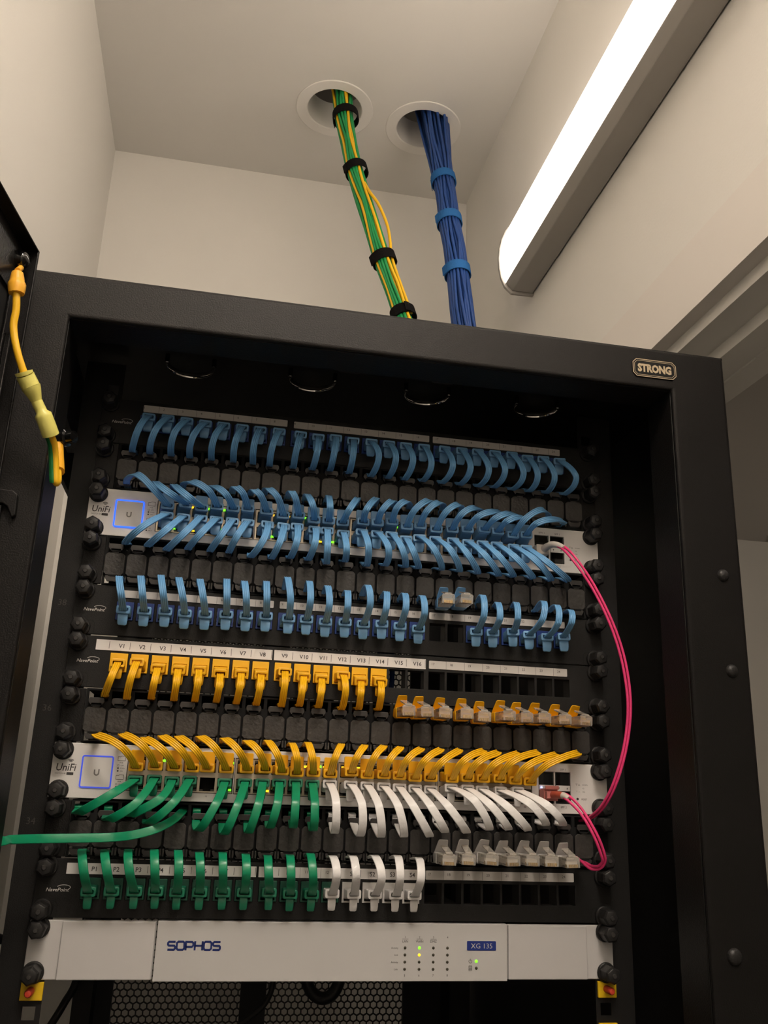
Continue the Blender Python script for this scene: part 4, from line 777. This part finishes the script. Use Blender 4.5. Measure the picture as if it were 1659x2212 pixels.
s8 = switch(8, 'upper grey network switch with a bright blue outlined screen, blue cables all along', True)
s3 = switch(3, 'lower grey network switch with yellow cables above and green and white below', False)
MB().box(.4190, .4204, -.0024, -.0015, zr(3)+.0214, zr(3)+.0230).build('link_light', led_b, s3, label='lit pale blue light')

# ---------------------------------------------------------------- firewall
t = thing('firewall', (.2413, 0, 0), 'wide light grey firewall unit at the bottom with SOPHOS and XG 135 on its front', 'firewall')
def tray(xa, xb, left):
    b = MB(); b.plate(xa, xb, .0008, .0436, -.0016, .0004, [])
    return b
# ears
for xa, xb in ((.0004, .0966), (.3864, .4822)):
    inner = (.0250, .0960) if xa < .1 else (.3870, .4576)
    e_ = MB().box(xa, xb, -.0014, .0004, .0010, .0434).prism(rrect(inner[0], inner[1], .0012, .0432, .0010), -.0040, -.0012).build('rack_ear', fw_m, t, bevel=.0011, seg=3)
fp = MB().box(.0974, .3856, -.0052, .0500, .0004, .0438).build('front_panel', fwc_m, t, bevel=.0005)
MB().box(.1000, .3830, .05, .21, .001, .043).build('chassis', dark_m, t)
ORG[fp] = ORG[t]
b = MB(); Y = -.0054; H = .0066; z = .0228; x = .1066; Wd = .0058; g = .0070; tk = .0015
def L(pts, dx, closed=False): stroke(b, [(x+dx+p[0]*Wd, z+p[1]*H) for p in pts], tk, y=Y, closed=closed)
S_ = [(1, .92), (.9, .92), (.15, .92), (.02, .80), (.02, .62), (.15, .50), (.85, .50), (.98, .38), (.98, .18), (.85, .06), (0, .06)]
O_ = [(.18, .06), (.82, .06), (1, .2), (1, .8), (.82, .94), (.18, .94), (0, .8), (0, .2)]
L(S_, 0); L(O_, g, True); L([(0, 0), (0, .92), (.8, .92), (.98, .78), (.98, .52), (.8, .38), (0, .38)], 2*g); L([(0, 0), (0, 1)], 3*g); L([(1, 0), (1, 1)], 3*g); L([(0, .5), (1, .5)], 3*g); L(O_, 4*g, True); L(S_, 5*g)
b.build('brand_lettering', blueink_m, fp, label='navy SOPHOS lettering')
b = MB(); lx = [.2977, .3098, .3217, .3337]
for k, s_ in enumerate('1234'): text(b, s_, lx[k], .0326, .0017, y=Y)
for k, s_ in enumerate(('LAN', 'WAN', 'DMZ')):
    text(b, s_, lx[k], .0293, .0019, y=Y); stroke(b, [(lx[k]-.0026, .0319), (lx[k]+.0026, .0319)], .0002, y=Y)
for k, s_ in enumerate('5678'): text(b, s_, lx[k], .0040, .0018, y=Y)
for k, s_ in enumerate(('Activity', 'Link', 'Activity', 'Link')): text(b, s_, .2920, .0246-k*.0053, .0014, y=Y, align='r')
stroke(b, arc(.3535, .0154, .0014, 125, 415, 12), .0003, y=Y); stroke(b, [(.3535, .0156), (.3535, .0174)], .0003, y=Y)
for k in range(4): stroke(b, rrect(.3521, .3549, .0084+k*.0009, .0094+k*.0009, .0003, 2), .0002, y=Y, closed=True)
b.build('printed_legend', inkg_m, fp)
for r in range(4):
    for k in range(4):
        m_ = led_g if (r, k) == (0, 1) else led_y if (r, k) == (1, 1) else led_off
        MB().rev((lx[k], -.0051, .0253-r*.0053), (0, -1, 0), [(0, .00115), (.0003, .00115), (.0006, .0006), (.0007, .0001)], n=12).build('status_led', m_, fp, smooth=True, label={(0, 1): 'lit green light', (1, 1): 'lit amber light'}.get((r, k)))
for zz, m_ in ((.0154, led_g), (.0102, led_off)): MB().rev((.3586, -.0051, zz), (0, -1, 0), [(0, .0012), (.0003, .0012), (.0006, .0006), (.0007, .0001)], n=12).build('status_led', m_, fp, smooth=True)
ORG[fp] = ORG[t]
MB().prism(rrect(.3505, .3756, .0236, .0307, .0006), -.0056, -.0052).build('model_plate', mat('model_plate_blue', (.015, .035, .22), .45), fp)
b = MB(); text(b, 'XG 135', .36305, .0252, .0040, y=-.0057, width=.0186); b.build('model_lettering', whink_m, fp)

# ---------------------------------------------------------------- patch cables
def profile(kind):
    if kind == 'flat':
        return rrect(-.0034, .0034, -.0008, .0008, .0006, 3)
    pts = []; W2, T, V = .0031, .00098, .00062; lw = W2*2/4
    for sgn in (1, -1):
        for k in range(4):
            x0 = -W2 + k*lw
            for f, h_ in ((.08, V), (.30, T), (.70, T), (.92, V)):
                pts.append((sgn*(x0+f*lw), sgn*h_))
    return pts
PROF = {'flat': profile('flat'), 'rib': profile('rib')}
def ribbon(mb, pts, prof, s, w0=None):
    n = len(pts); rings = []; Tn = []
    for i in range(n): Tn.append((pts[min(i+1, n-1)] - pts[max(i-1, 0)]).normalized())
    prev = None
    for i, (p, T) in enumerate(zip(pts, Tn)):
        p4 = abs(T.y)**4; F = Vector((0, -(1-p4), s*(1 if T.y > 0 else -1)*p4))
        F = F.normalized() if F.length > .05 else Vector((0, 0, -s))
        Wv = T.cross(F)
        if Wv.length < .05: Wv = prev.copy()
        Wv.normalize()
        if prev is not None:
            if Wv.dot(prev) < 0: Wv = -Wv
            Wv = (Wv*.6 + prev*.4); Wv = (Wv - T*Wv.dot(T)).normalized()
        prev = Wv; N = Wv.cross(T)
        rings.append([p + Wv*a + N*b for a, b in prof])
    mb.loft(rings)
def boot_mesh():
    mb = MB(); r = []
    for y, a, h in ((-.0005, .0058, .0040), (-.006, .0058, .0040), (-.010, .0054, .0036), (-.0150, .0042, .0024)):
        r.append([Vector((q[0], y, q[1])) for q in rrect(-a, a, -h, h, .0012, 3)])
    mb.loft(r)
    for y in (-.0140, -.0166):
        o1 = rrect(-.0058, .0058, -.0034, .0034, .0014, 3); i1 = rrect(-.0042, .0042, -.0016, .0016, .0008, 3)
        mb.loft([[Vector((q[0], yy, q[1])) for q in rr] for yy, rr in ((y, o1), (y-.0018, o1), (y-.0021, rrect(-.0053, .0053, -.0029, .0029, .0012, 3)), (y-.0018, i1), (y, i1))])
    return mb
def tab_mesh(narrow=False):     # latch guard, for a latch below (s=-1); flipped for above
    wd = .0033 if narrow else .0043
    sec = [(-.0150, -.0026), (-.0158, -.0050), (-.0158, -.0090), (-.0146, -.0122), (-.0138, -.0130)]; rings = []
    for k, (y, z) in enumerate(sec):
        f = (1, 1, .97, .9, .62)[k]
        rings.append([Vector((-wd*f, y-.0005, z)), Vector((wd*f, y-.0005, z)), Vector((wd*f, y+.0010, z+.0003)), Vector((-wd*f, y+.0010, z+.0003))])
    return MB().loft(rings).box(-wd*.8, wd*.8, -.0150, -.0040, -.0042, -.0030)
BM_ = {c: proto('boot_'+c, boot_mesh(), BOOT[c], smooth=50) for c in BOOT}
TMm = {c: proto('tab_'+c, tab_mesh(c in ('green', 'white')), BOOT[c], smooth=50, bevel=.0005) for c in BOOT}
def flat_tab(): return MB().prism(rrect(-.0054, .0054, .0015, .0128, .0012, 3), -.0125, -.0110).box(-.0050, .0050, -.0120, -.002, .0026, .0040)
TFm = {c: proto('toptab_'+c, flat_tab(), BOOT[c], smooth=50, bevel=.0003) for c in BOOT}
DESC = {'top': ('light blue patch cable hanging from port %d of the topmost patch panel', 'cables hanging from the topmost patch panel'),
        'uptop': ('light blue patch cable arching up from the upper switch, %s from left', 'cables arching up from the upper switch'),
        'upbot': ('light blue patch cable drooping from the upper switch, %s from left', 'cables drooping from the upper switch'),
        'mid': ('light blue patch cable rising from port %d of the panel above the V labels', 'blue cables rising from the middle patch panel'),
        'vid': ('yellow patch cable hanging from the yellow jack under the printed V%d', 'yellow cables hanging from the V jacks'),
        'lotop': ('yellow patch cable arching up from the lower switch, %s from left', 'yellow cables arching up from the lower switch'),
        'lobot': ('flat green patch cable drooping from the lower switch, %s port of its lower row', 'green cables drooping from the lower switch'),
        'lobotw': ('flat white patch cable drooping from the lower switch, %s port of its lower row', 'white cables drooping from the lower switch'),
        'bot': ('flat green patch cable rising from the lowest patch panel, %s from left', 'green cables rising from the lowest panel'),
        'botw': ('flat white patch cable rising from the lowest patch panel over its %s label', 'white cables rising from the lowest panel')}
for n, i, c, s, port, pts in CABLES:
    P0 = D(port); Q = [D(p) for p in pts]; E = Q[0]
    lab, grp = DESC[n]
    if n in ('top', 'mid', 'vid'): lab = lab % i
    elif n == 'botw': lab = lab % (lb.get(i, str(i)))
    else: lab = lab % ORD[i]
    t = thing('patch_cable', P0, lab, 'patch cable', grp)
    d = E - P0; d.x = max(-.0035, min(.0035, d.x)); d.z = max(-.004, min(.004, d.z)); d.normalize()
    rot = Vector((0, -1, 0)).rotation_difference(d).to_matrix().to_4x4()
    bt = bpy.data.objects.new('plug_boot', BM_[c]); C.objects.link(bt); bt.parent = t; bt.matrix_local = rot
    if n in ('uptop', 'lotop'): tb = bpy.data.objects.new('latch_tab', TFm[c])
    else: tb = bpy.data.objects.new('latch_tab', TMm[c])
    C.objects.link(tb); tb.parent = bt
    tip = P0 + d*.0150
    body = [P0 + d*.0135] + Q
    # round the first bend: a control point keeps the exit straight before it turns
    mb = MB(); cv = cat(body, 5)
    ribbon(mb, cv, PROF['flat' if c in ('green', 'white') else 'rib'], s)
    mb.build('cable_jacket', CABLE[c], t, smooth=60)

# loose plugs hanging out of the managers
def plug_clear():
    mb = MB(); mb.prism(rrect(-.0058, .0058, -.0040, .0040, .0005, 2), -.0420, -.0205)
    mb.box(-.0050, .0050, -.0415, -.0395, .0040, .0048)
    return mb
def plug_latch():
    mb = MB(); sec = [(-.0415, .0042), (-.0395, .0052), (-.0330, .0066), (-.0250, .0086), (-.0235, .0092)]; rings = []
    for y, z in sec: rings.append([Vector((-.0030, y, z)), Vector((.0030, y, z)), Vector((.0030, y, z+.0011)), Vector((-.0030, y, z+.0011))])
    return mb.loft(rings)
def plug_gold():
    mb = MB()
    for k in range(8): mb.box(-.00357+k*.00102-.0002, -.00357+k*.00102+.0002, -.0423, -.0360, -.0036, -.0012)
    return mb
def loose_boot():
    mb = MB(); r = []
    for y, a, h in ((-.0215, .0062, .0044), (-.012, .0062, .0044), (-.006, .0050, .0034), (.000, .0040, .0024)): r.append([Vector((q[0], y, q[1])) for q in rrect(-a, a, -h, h, .0012, 3)])
    mb.loft(r); rings = []
    for y, z, wd in ((-.0110, .0035, .0052), (-.0150, .0075, .0050), (-.0185, .0110, .0046), (-.0205, .0136, .0042), (-.0222, .0146, .0036)):
        rings.append([Vector((-wd, y, z)), Vector((wd, y, z)), Vector((wd, y+.0016, z+.0004)), Vector((-wd, y+.0016, z+.0004))])
    return mb.loft(rings)
pc = proto('plug_clear', plug_clear(), clear_m, bevel=.0003); pl = proto('plug_latch', plug_latch(), clear_m); pg = proto('plug_gold', plug_gold(), gold_m)
lbm = {c: proto('loose_boot_'+c, loose_boot(), CABLE[c] if c == 'yellow' else BOOT[c], smooth=50, bevel=.0006) for c in ('blue', 'yellow', 'white')}
core = {c: mat('plug_core_'+c, col, .4) for c, col in (('blue', (.35, .36, .38)), ('yellow', (.80, .45, .12)), ('white', (.80, .76, .70)))}
cm_ = {c: proto('plug_wires_'+c, MB().box(-.0046, .0046, -.0372, -.0210, -.0022, .0012), core[c]) for c in core}
NL = {'blue': 2, 'yellow': 10, 'white': 7}; WH = {'blue': 'light blue plug with clear tip poking out under the upper switch, %s', 'yellow': 'loose yellow plug with clear tip under the printed V16 to 24, %s', 'white': 'loose white plug with clear tip above the printed 17 to 24, %s'}
for c, i, mg, p in LOOSE:
    X = D(p) + Vector((0, .042, 0)); s_ = ('left of the two', 'right of the two')[i-1] if c == 'blue' else (ORD[i] + ' from the left')
    t = thing('network_plug', X, WH[c] % s_, 'network plug', 'loose %s plugs' % c)
    M_ = Matrix.Rotation(math.radians(random.uniform(-5, 5)), 4, 'Z') @ Matrix.Rotation(math.radians(random.uniform(-4, 4)), 4, 'Y')
    M_ = Matrix.Translation((0, -.022, 0)) @ M_ @ Matrix.Translation((0, .022, 0))
    bt = place(lbm[c], 'plug_boot', t, M_); cl = place(pc, 'clear_housing', t, M_)
    for me, nn in ((pl, 'latch'), (pg, 'gold_contacts'), (cm_[c], 'wire_core')):
        o = bpy.data.objects.new(nn, me); C.objects.link(o); o.parent = cl
    zs = zr(mg) + (.0390 if c == 'yellow' else .0055)
    mb = MB(); ribbon(mb, cat([X+Vector((0, -.002, 0)), X+Vector((0, .006, 0)), Vector((X.x, .014, (X.z+zs)/2)), Vector((X.x, .030, zs))], 6), PROF['flat' if c == 'white' else 'rib'], 1)
    mb.build('cable_jacket', CABLE[c], t, smooth=60)

# long green cable running out to the left
t = thing('patch_cable', D(GREEN_OUT[0]), 'flat green patch cable running out left from under the lower switch across the rail', 'patch cable')
gpts = cat([D(p) for p in GREEN_OUT], 8); mb = MB(); rings = []
for k, p in enumerate(gpts):
    T = (gpts[min(k+1, len(gpts)-1)] - gpts[max(k-1, 0)]).normalized(); Nn = Vector((0, -1, .25)); Wv = (T.cross(Nn)).normalized(); N2 = Wv.cross(T)
    rings.append([p + Wv*a + N2*b_ for a, b_ in PROF['flat']])
mb.loft(rings); mb.build('cable_jacket', CABLE['green'], t, smooth=60)

# pink fibres
def fibre(pts, label, boot_col, ptip):
    P = cat([D(p) for p in pts], 10); t = thing('fibre_cable', P[0], label, 'fibre cable')
    for sg in (-1, 1):
        mb = MB(); q = []
        for k, p in enumerate(P):
            f = k/len(P); T = (P[min(k+1, len(P)-1)] - P[max(k-1, 0)]).normalized(); sd = T.cross(Vector((0, -1, 0))).normalized()
            q.append(p + sd*sg*(.00125 + .0009*math.sin(math.pi*min(1, f*1.6))**2*(.3+.7*math.sin(f*9)**2)))
        q = q[6:]
        mb.tube(q, .00125, n=8); mb.build('fibre_strand', pink_m, t, smooth=60)
    return t, P
t, P = fibre(PINK_UP, 'long pink fibre cable curving down the right side from the upper switch to the lower', 0, 0)
MB().tube([P[k] for k in range(0, 22, 3)], .0030, n=12, rf=lambda f: .0038-.0014*f).build('strain_boot', bootw_m, t, smooth=True)
c0 = P[0]; MB().box(c0.x-.0062, c0.x+.0062, -.014, .004, c0.z-.0048, c0.z+.0048).build('fibre_plug', bootw_m, t, bevel=.0006)
t, P = fibre(PINK_LOW, 'short pink fibre cable looping down from the lower switch to the cable manager', 0, 0)
MB().tube([P[k] for k in range(1, 15, 2)], .0030, n=12, rf=lambda f: .0036-.0008*f).build('strain_boot', redsl_m, t, smooth=True)
MB().tube([P[k] for k in range(13, 22, 2)], .0024, n=12, rf=lambda f: .0030-.0008*f).build('boot_tip', bootw_m, t, smooth=True)
c0 = P[0]; pb = MB().box(c0.x-.0066, c0.x+.0066, -.012, .004, c0.z-.0050, c0.z+.0046).box(c0.x-.0058, c0.x-.0006, -.018, -.012, c0.z-.003, c0.z+.003).box(c0.x+.0006, c0.x+.0058, -.018, -.012, c0.z-.003, c0.z+.003).build('fibre_plug', clay_m, t, bevel=.0005)
MB().box(c0.x-.0060, c0.x+.0064, -.0150, -.0142, c0.z+.0052, c0.z+.0078).box(c0.x-.0060, c0.x+.0064, -.0146, -.002, c0.z+.0046, c0.z+.0054).build('pull_bail', clay_m, t)

# ---------------------------------------------------------------- ceiling bundles
def bundle(path, N, r, rad, cols, grp, straps, strap_m, slabel, bottom, seed):
    rnd = random.Random(seed)
    P = [D(p) for p in path]; top = P[0] + (P[0]-P[1])*1.6; top.z = min(top.z, 1.54)
    P = [top] + P + bottom; cv = cat(P, 12); n = len(cv)
    # offsets packed on rings
    offs = []
    k = 0
    while len(offs) < N:
        R = k*2.05*r; m_ = max(1, int(2*math.pi*R/(2.08*r))) if k else 1
        for j_ in range(m_):
            if len(offs) < N: offs.append((R, 2*math.pi*j_/m_ + k*.5))
        k += 1
    Rm = max(o[0] for o in offs)
    strapf = [s_[0] for s_ in straps]
    frames = []; a = None
    for i, p in enumerate(cv):
        T = (cv[min(i+1, n-1)] - cv[max(i-1, 0)]).normalized()
        a = (Vector((1, 0, 0)) - T*T.x).normalized(); frames.append((T, a, T.cross(a)))
    L = [0]
    for i in range(1, n): L.append(L[-1] + (cv[i]-cv[i-1]).length)
    tot = L[-1]
    def tight(z):   # 0 at a strap, 1 between
        d = min(abs(z - s_) for s_ in strapf); return min(1, (d/.09)**1.2)
    objs = []
    for q, (R, th) in enumerate(offs):
        ph = rnd.uniform(0, 6.28); am = rnd.uniform(.3, 1); mb = MB(); pts = []
        for i, p in enumerate(cv):
            T, A, B = frames[i]; tg = tight(p.z)
            tw = th + .35*math.sin(L[i]*5+ph)*tg
            rr = R*(rad(p.z)/Rm)*(1 + .10*tg*math.sin(L[i]*11+ph)*am)
            pts.append(p + A*math.cos(tw)*rr + B*math.sin(tw)*rr)
        ci, lb_ = cols(q, th, R/Rm)
        mb.tube(pts, r, n=8)
        o = mb.build('network_cable', ci, None, smooth=60); tag(o, lb_, 'cable', grp if not isinstance(grp, dict) else grp[ci.name])
        objs.append(o)
    for k, (sz, lab) in enumerate(straps):
        i = min(range(n), key=lambda q: abs(cv[q].z - sz)); T, A, B = frames[i]; c = cv[i]; R = rad(c.z) + r + .0012; h = .0095
        mb = MB(); M = 28; rings = []
        for q in range(M):
            t_ = 2*math.pi*q/M; dv = A*math.cos(t_)*1.04 + B*math.sin(t_)
            rings.append([c + dv*(R+.0016) - T*h, c + dv*(R+.0016) + T*h, c + dv*R + T*h, c + dv*R - T*h])
        rings.append(rings[0]); mb.loft(rings, cap=False)
        o = mb.build('cable_strap', strap_m, None, smooth=50); tag(o, lab, 'strap', slabel)
        t_ = (math.pi*1.12, math.pi*.86, math.pi*.9, math.pi*.4)[k % 4]
        mb = MB(); rr = []
        for q, dd in enumerate((0, .12, .26, .42)):
            dv = (A*math.cos(t_+dd) + B*math.sin(t_+dd)); e = R + .0018 + .0022*q*q/9
            rr.append([c + dv*e - T*h, c + dv*e + T*h, c + dv*(e+.0012) + T*h, c + dv*(e+.0012) - T*h])
        mb.loft(rr); o2 = mb.build('strap_tail', strap_m, o); o2.parent = o
    return cv, frames
Gl = 'green network cable in the left bundle between ceiling and rack'; Yl = 'yellow network cable in the left bundle between ceiling and rack'
YS = {1, 4, 8, 11, 15, 19, 23}
bundle(BUN_G, 27, .0027, lambda z: .0152 + max(0, z-1.30)*.045, lambda q, th, R: (ycab_m, Yl) if q in YS else (gcab_m, Gl), {'yellow_bundle_cable': 'yellow cables of the left bundle', 'green_bundle_cable': 'green cables of the left bundle'},
       [(D(BUN_G[1]).z+.004, 'black velcro strap round the green and yellow bundle, just below the ceiling hole'), (D(BUN_G[3]).z+.002, 'black velcro strap round the green and yellow bundle, second below the ceiling'), (D(BUN_G[6]).z, 'black velcro strap round the green and yellow bundle, third below the ceiling'), (D(BUN_G[7]).z-.002, 'black velcro strap round the green and yellow bundle, right at the rack top edge')],
       vel_b, 'black straps on the left bundle', [Vector((.4000, .46, .78)), Vector((.4020, .45, .60)), Vector((.402, .45, .50))], 3)
bundle(BUN_B, 37, .0028, lambda z: .0172 + max(0, z-1.25)*.062, lambda q, th, R: (bcab_m, 'blue network cable in the right bundle between ceiling and rack'), 'blue cables of the right bundle',
       [(D(BUN_B[2]).z, 'blue velcro strap round the blue bundle, highest of three'), (D(BUN_B[4]).z+.003, 'blue velcro strap round the blue bundle, middle of three'), (D(BUN_B[6]).z, 'blue velcro strap round the blue bundle, lowest of three')],
       vel_u, 'blue straps on the right bundle', [Vector((.490, .46, .78)), Vector((.494, .44, .60)), Vector((.494, .44, .50))], 9)
# the yellow cable that bulges out of the left bundle
mb = MB(); bp_ = [D(p) for p in BUN_G]
mb.tube(cat([bp_[3]+Vector((.004, .004, .012)), bp_[3]+Vector((.010, -.004, -.014)), Vector((.3180, .53, 1.160)), Vector((.3330, .52, 1.130)), Vector((.3490, .513, 1.085)), Vector((.3545, .508, 1.050)), bp_[6]+Vector((.012, -.010, .0)), bp_[7]+Vector((.012, -.008, 0))], 10), .0027)
o = mb.build('network_cable', ycab_m, None, smooth=60); tag(o, 'yellow network cable bulging out to the right of the green and yellow bundle', 'cable')

# ---------------------------------------------------------------- rack door standing open on the left
H0 = Vector((-.035, -.164, 0)); dd = Vector((-.141, -.990, 0)).normalized(); nn = Vector((.990, -.141, 0))
DM = Matrix(((dd.x, nn.x, 0, H0.x), (dd.y, nn.y, 0, H0.y), (0, 0, 1, 0), (0, 0, 0, 1)))   # u along door, v inward, z
dr = thing('rack_door', H0 + Vector((0, 0, FL+.05)), 'black steel rack door standing open at the left edge of the photo', 'rack door')
D0 = FL+.04; D1 = .530; DW = .58
def dbox(mb, u0, u1, v0, v1, z0, z1): return mb.box(u0, u1, v0, v1, z0, z1, DM)
V0 = -.0100
b = MB(); b.plate(0, DW, D0, D1, V0-.0015, V0, [(.0145, .13, .395, .487), (.17, DW-.05, .395, .487), (.062, DW-.06, D0+.08, .33)], 'xz'); b.v = [tuple(DM @ Vector(v)) for v in b.v]; b.build('door_sheet', door_m, dr, bevel=.0004)
b = MB(); dbox(b, 0, DW, V0-.0015, 0, D1-.0016, D1); dbox(b, 0, .0016, V0-.0015, 0, D0, D1); dbox(b, DW-.0016, DW, V0-.0015, 0, D0, D1); dbox(b, 0, DW, V0-.0015, 0, D0, D0+.0016)
dbox(b, 0, .0026, -.0014, 0, D0, D1); b.build('door_return', black_m, dr, bevel=.0006)
b = MB(); dbox(b, .0095, .0115, V0, V0+.004, D0+.1, D1-.075); b.build('stiffener', door_m, dr, bevel=.0006)
b = MB(); b.plate(.012, DW-.04, D0+.078, .50, V0-.0030, V0-.0024, [], 'xz'); b.v = [tuple(DM @ Vector(v)) for v in b.v]; b.build('door_mesh', void_m, dr)
bc = DM @ Vector((.0132, V0, .5144)); MB().rev(bc, nn, [(0, .0070), (.0020, .0070), (.0020, .0048), (.0034, .0048), (.0036, .0066), (.0050, .0066), (.0068, .0056), (.0080, .0034), (.0084, .0005)], n=20).build('earth_bolt', gloss_m, dr, smooth=True)
MB().prism([(-.060, .3470), (-.0300, .3450), (-.0268, .3425), (-.0262, .3270), (-.0285, .3250), (-.0325, .3330), (-.0360, .3350), (-.060, .3360)], -.1455, -.1395).build('hinge_plate', black_m, rk, bevel=.0008)
MB().box(-.060, -.0365, -.1440, -.1395, .20, .3340).build('hinge_leaf', black_m, rk, bevel=.0010)

# earth wire
gp = cat([D(p) for p in GROUND], 6)
t = thing('earth_wire', gp[0], 'yellow earth wire joining the open door to the rack frame', 'earth wire')
def gtube(a, b_, r, name, m, rf=None, off=Vector((0, 0, 0)), **k): return MB().tube([p+off for p in gp[a:b_]], r, n=12, rf=rf).build(name, m, t, smooth=60, **k)
gtube(8, 40, .0026, 'wire', wire_m)
gtube(3, 13, .0048, 'ring_lug', lug_m, rf=lambda f: .0040+.0012*math.sin(f*math.pi*.9)+(.0010 if f > .55 else 0))
MB().tube([bc+nn*.0028, bc+nn*.0035+Vector((.000, 0, -.007)), gp[2]], .0022, n=8).build('lug_tongue', lug_m, t, smooth=60)
gtube(36, 48, .0055, 'crimp_sleeve', crimp_m, rf=lambda f: .0062 if f < .22 else (.0040 if f < .45 else .0064))
gtube(47, 55, .005, 'crimp_sleeve', crimp_m, rf=lambda f: .0068-.0030*f)
gtube(54, 67, .005, 'crimp_sleeve', crimp_m, rf=lambda f: .0040 if f < .35 else .0060)
gtube(65, len(gp)-16, .0026, 'wire', wire_m); gtube(65, len(gp)-24, .0024, 'wire_stripe', wireg_m, off=Vector((-.0022, -.0003, 0)), label='green side of the earth wire')
gtube(len(gp)-26, len(gp)-10, .0026, 'wire', wire_m)
gtube(len(gp)-14, len(gp)-1, .0046, 'ring_lug', lug_m, rf=lambda f: .0048-.0014*f)
e = gp[-1]; MB().rev(e + Vector((.004, 0, .004)), (1, -.5, 0), [(0, .0070), (.002, .0070), (.003, .0052), (.008, .0048), (.0085, .001)], n=18).build('frame_bolt', gloss_m, t, smooth=True)

# blue cables behind the empty V15 hole
for k in range(6):
    xk = .2765 + .0028*k; mb = MB()
    mb.tube(cat([Vector((xk-.006, .10, .19)), Vector((xk, .055+.004*(k % 2), .232)), Vector((xk+.002, .050+.004*(k % 2), .250)), Vector((xk+.006, .09, .30))], 6), .0016, n=8)
    o = mb.build('network_cable', bcab_m, None, smooth=60); tag(o, 'dark blue cable seen through the empty hole under the printed V15', 'cable', 'blue cables behind the V15 hole')

# black power leads behind the rack
for pts, lab, r in (([(-.012, .59, .20), (-.020, .59, -.10), (-.035, .60, -.14), (-.055, .59, -.178), (-.085, .58, -.24), (-.12, .56, -.40), (-.10, .5, -.9), (-.05, .5, -1.4)], 'thick black lead slanting down in the gap left of the rear door', .0052),
                    ([(.250, .60, .30), (.245, .60, -.08), (.238, .60, -.135), (.212, .60, -.160), (.170, .59, -.188), (.13, .58, -.23), (.12, .57, -.5), (.12, .56, -1.46)], 'thin black lead crossing the mesh rear door below the firewall', .0040),
                    ([(-.10, -.06, .10), (-.065, -.02, .055), (-.035, .02, .030), (-.010, .05, .018), (.02, .07, .012)], 'black lead entering the rack low at the left edge', .0036),
                    ([(.30, .60, .30), (.30, .60, .05), (.290, .60, -.110), (.312, .60, -.135), (.335, .60, -.120), (.35, .6, .05), (.352, .6, .30)], 'black lead looping down in front of the mesh rear door', .0085)):
    mb = MB(); mb.tube(cat([Vector(p) for p in pts], 8), r, n=10); o = mb.build('power_lead', nut_m, None, smooth=60); tag(o, lab, 'cable')
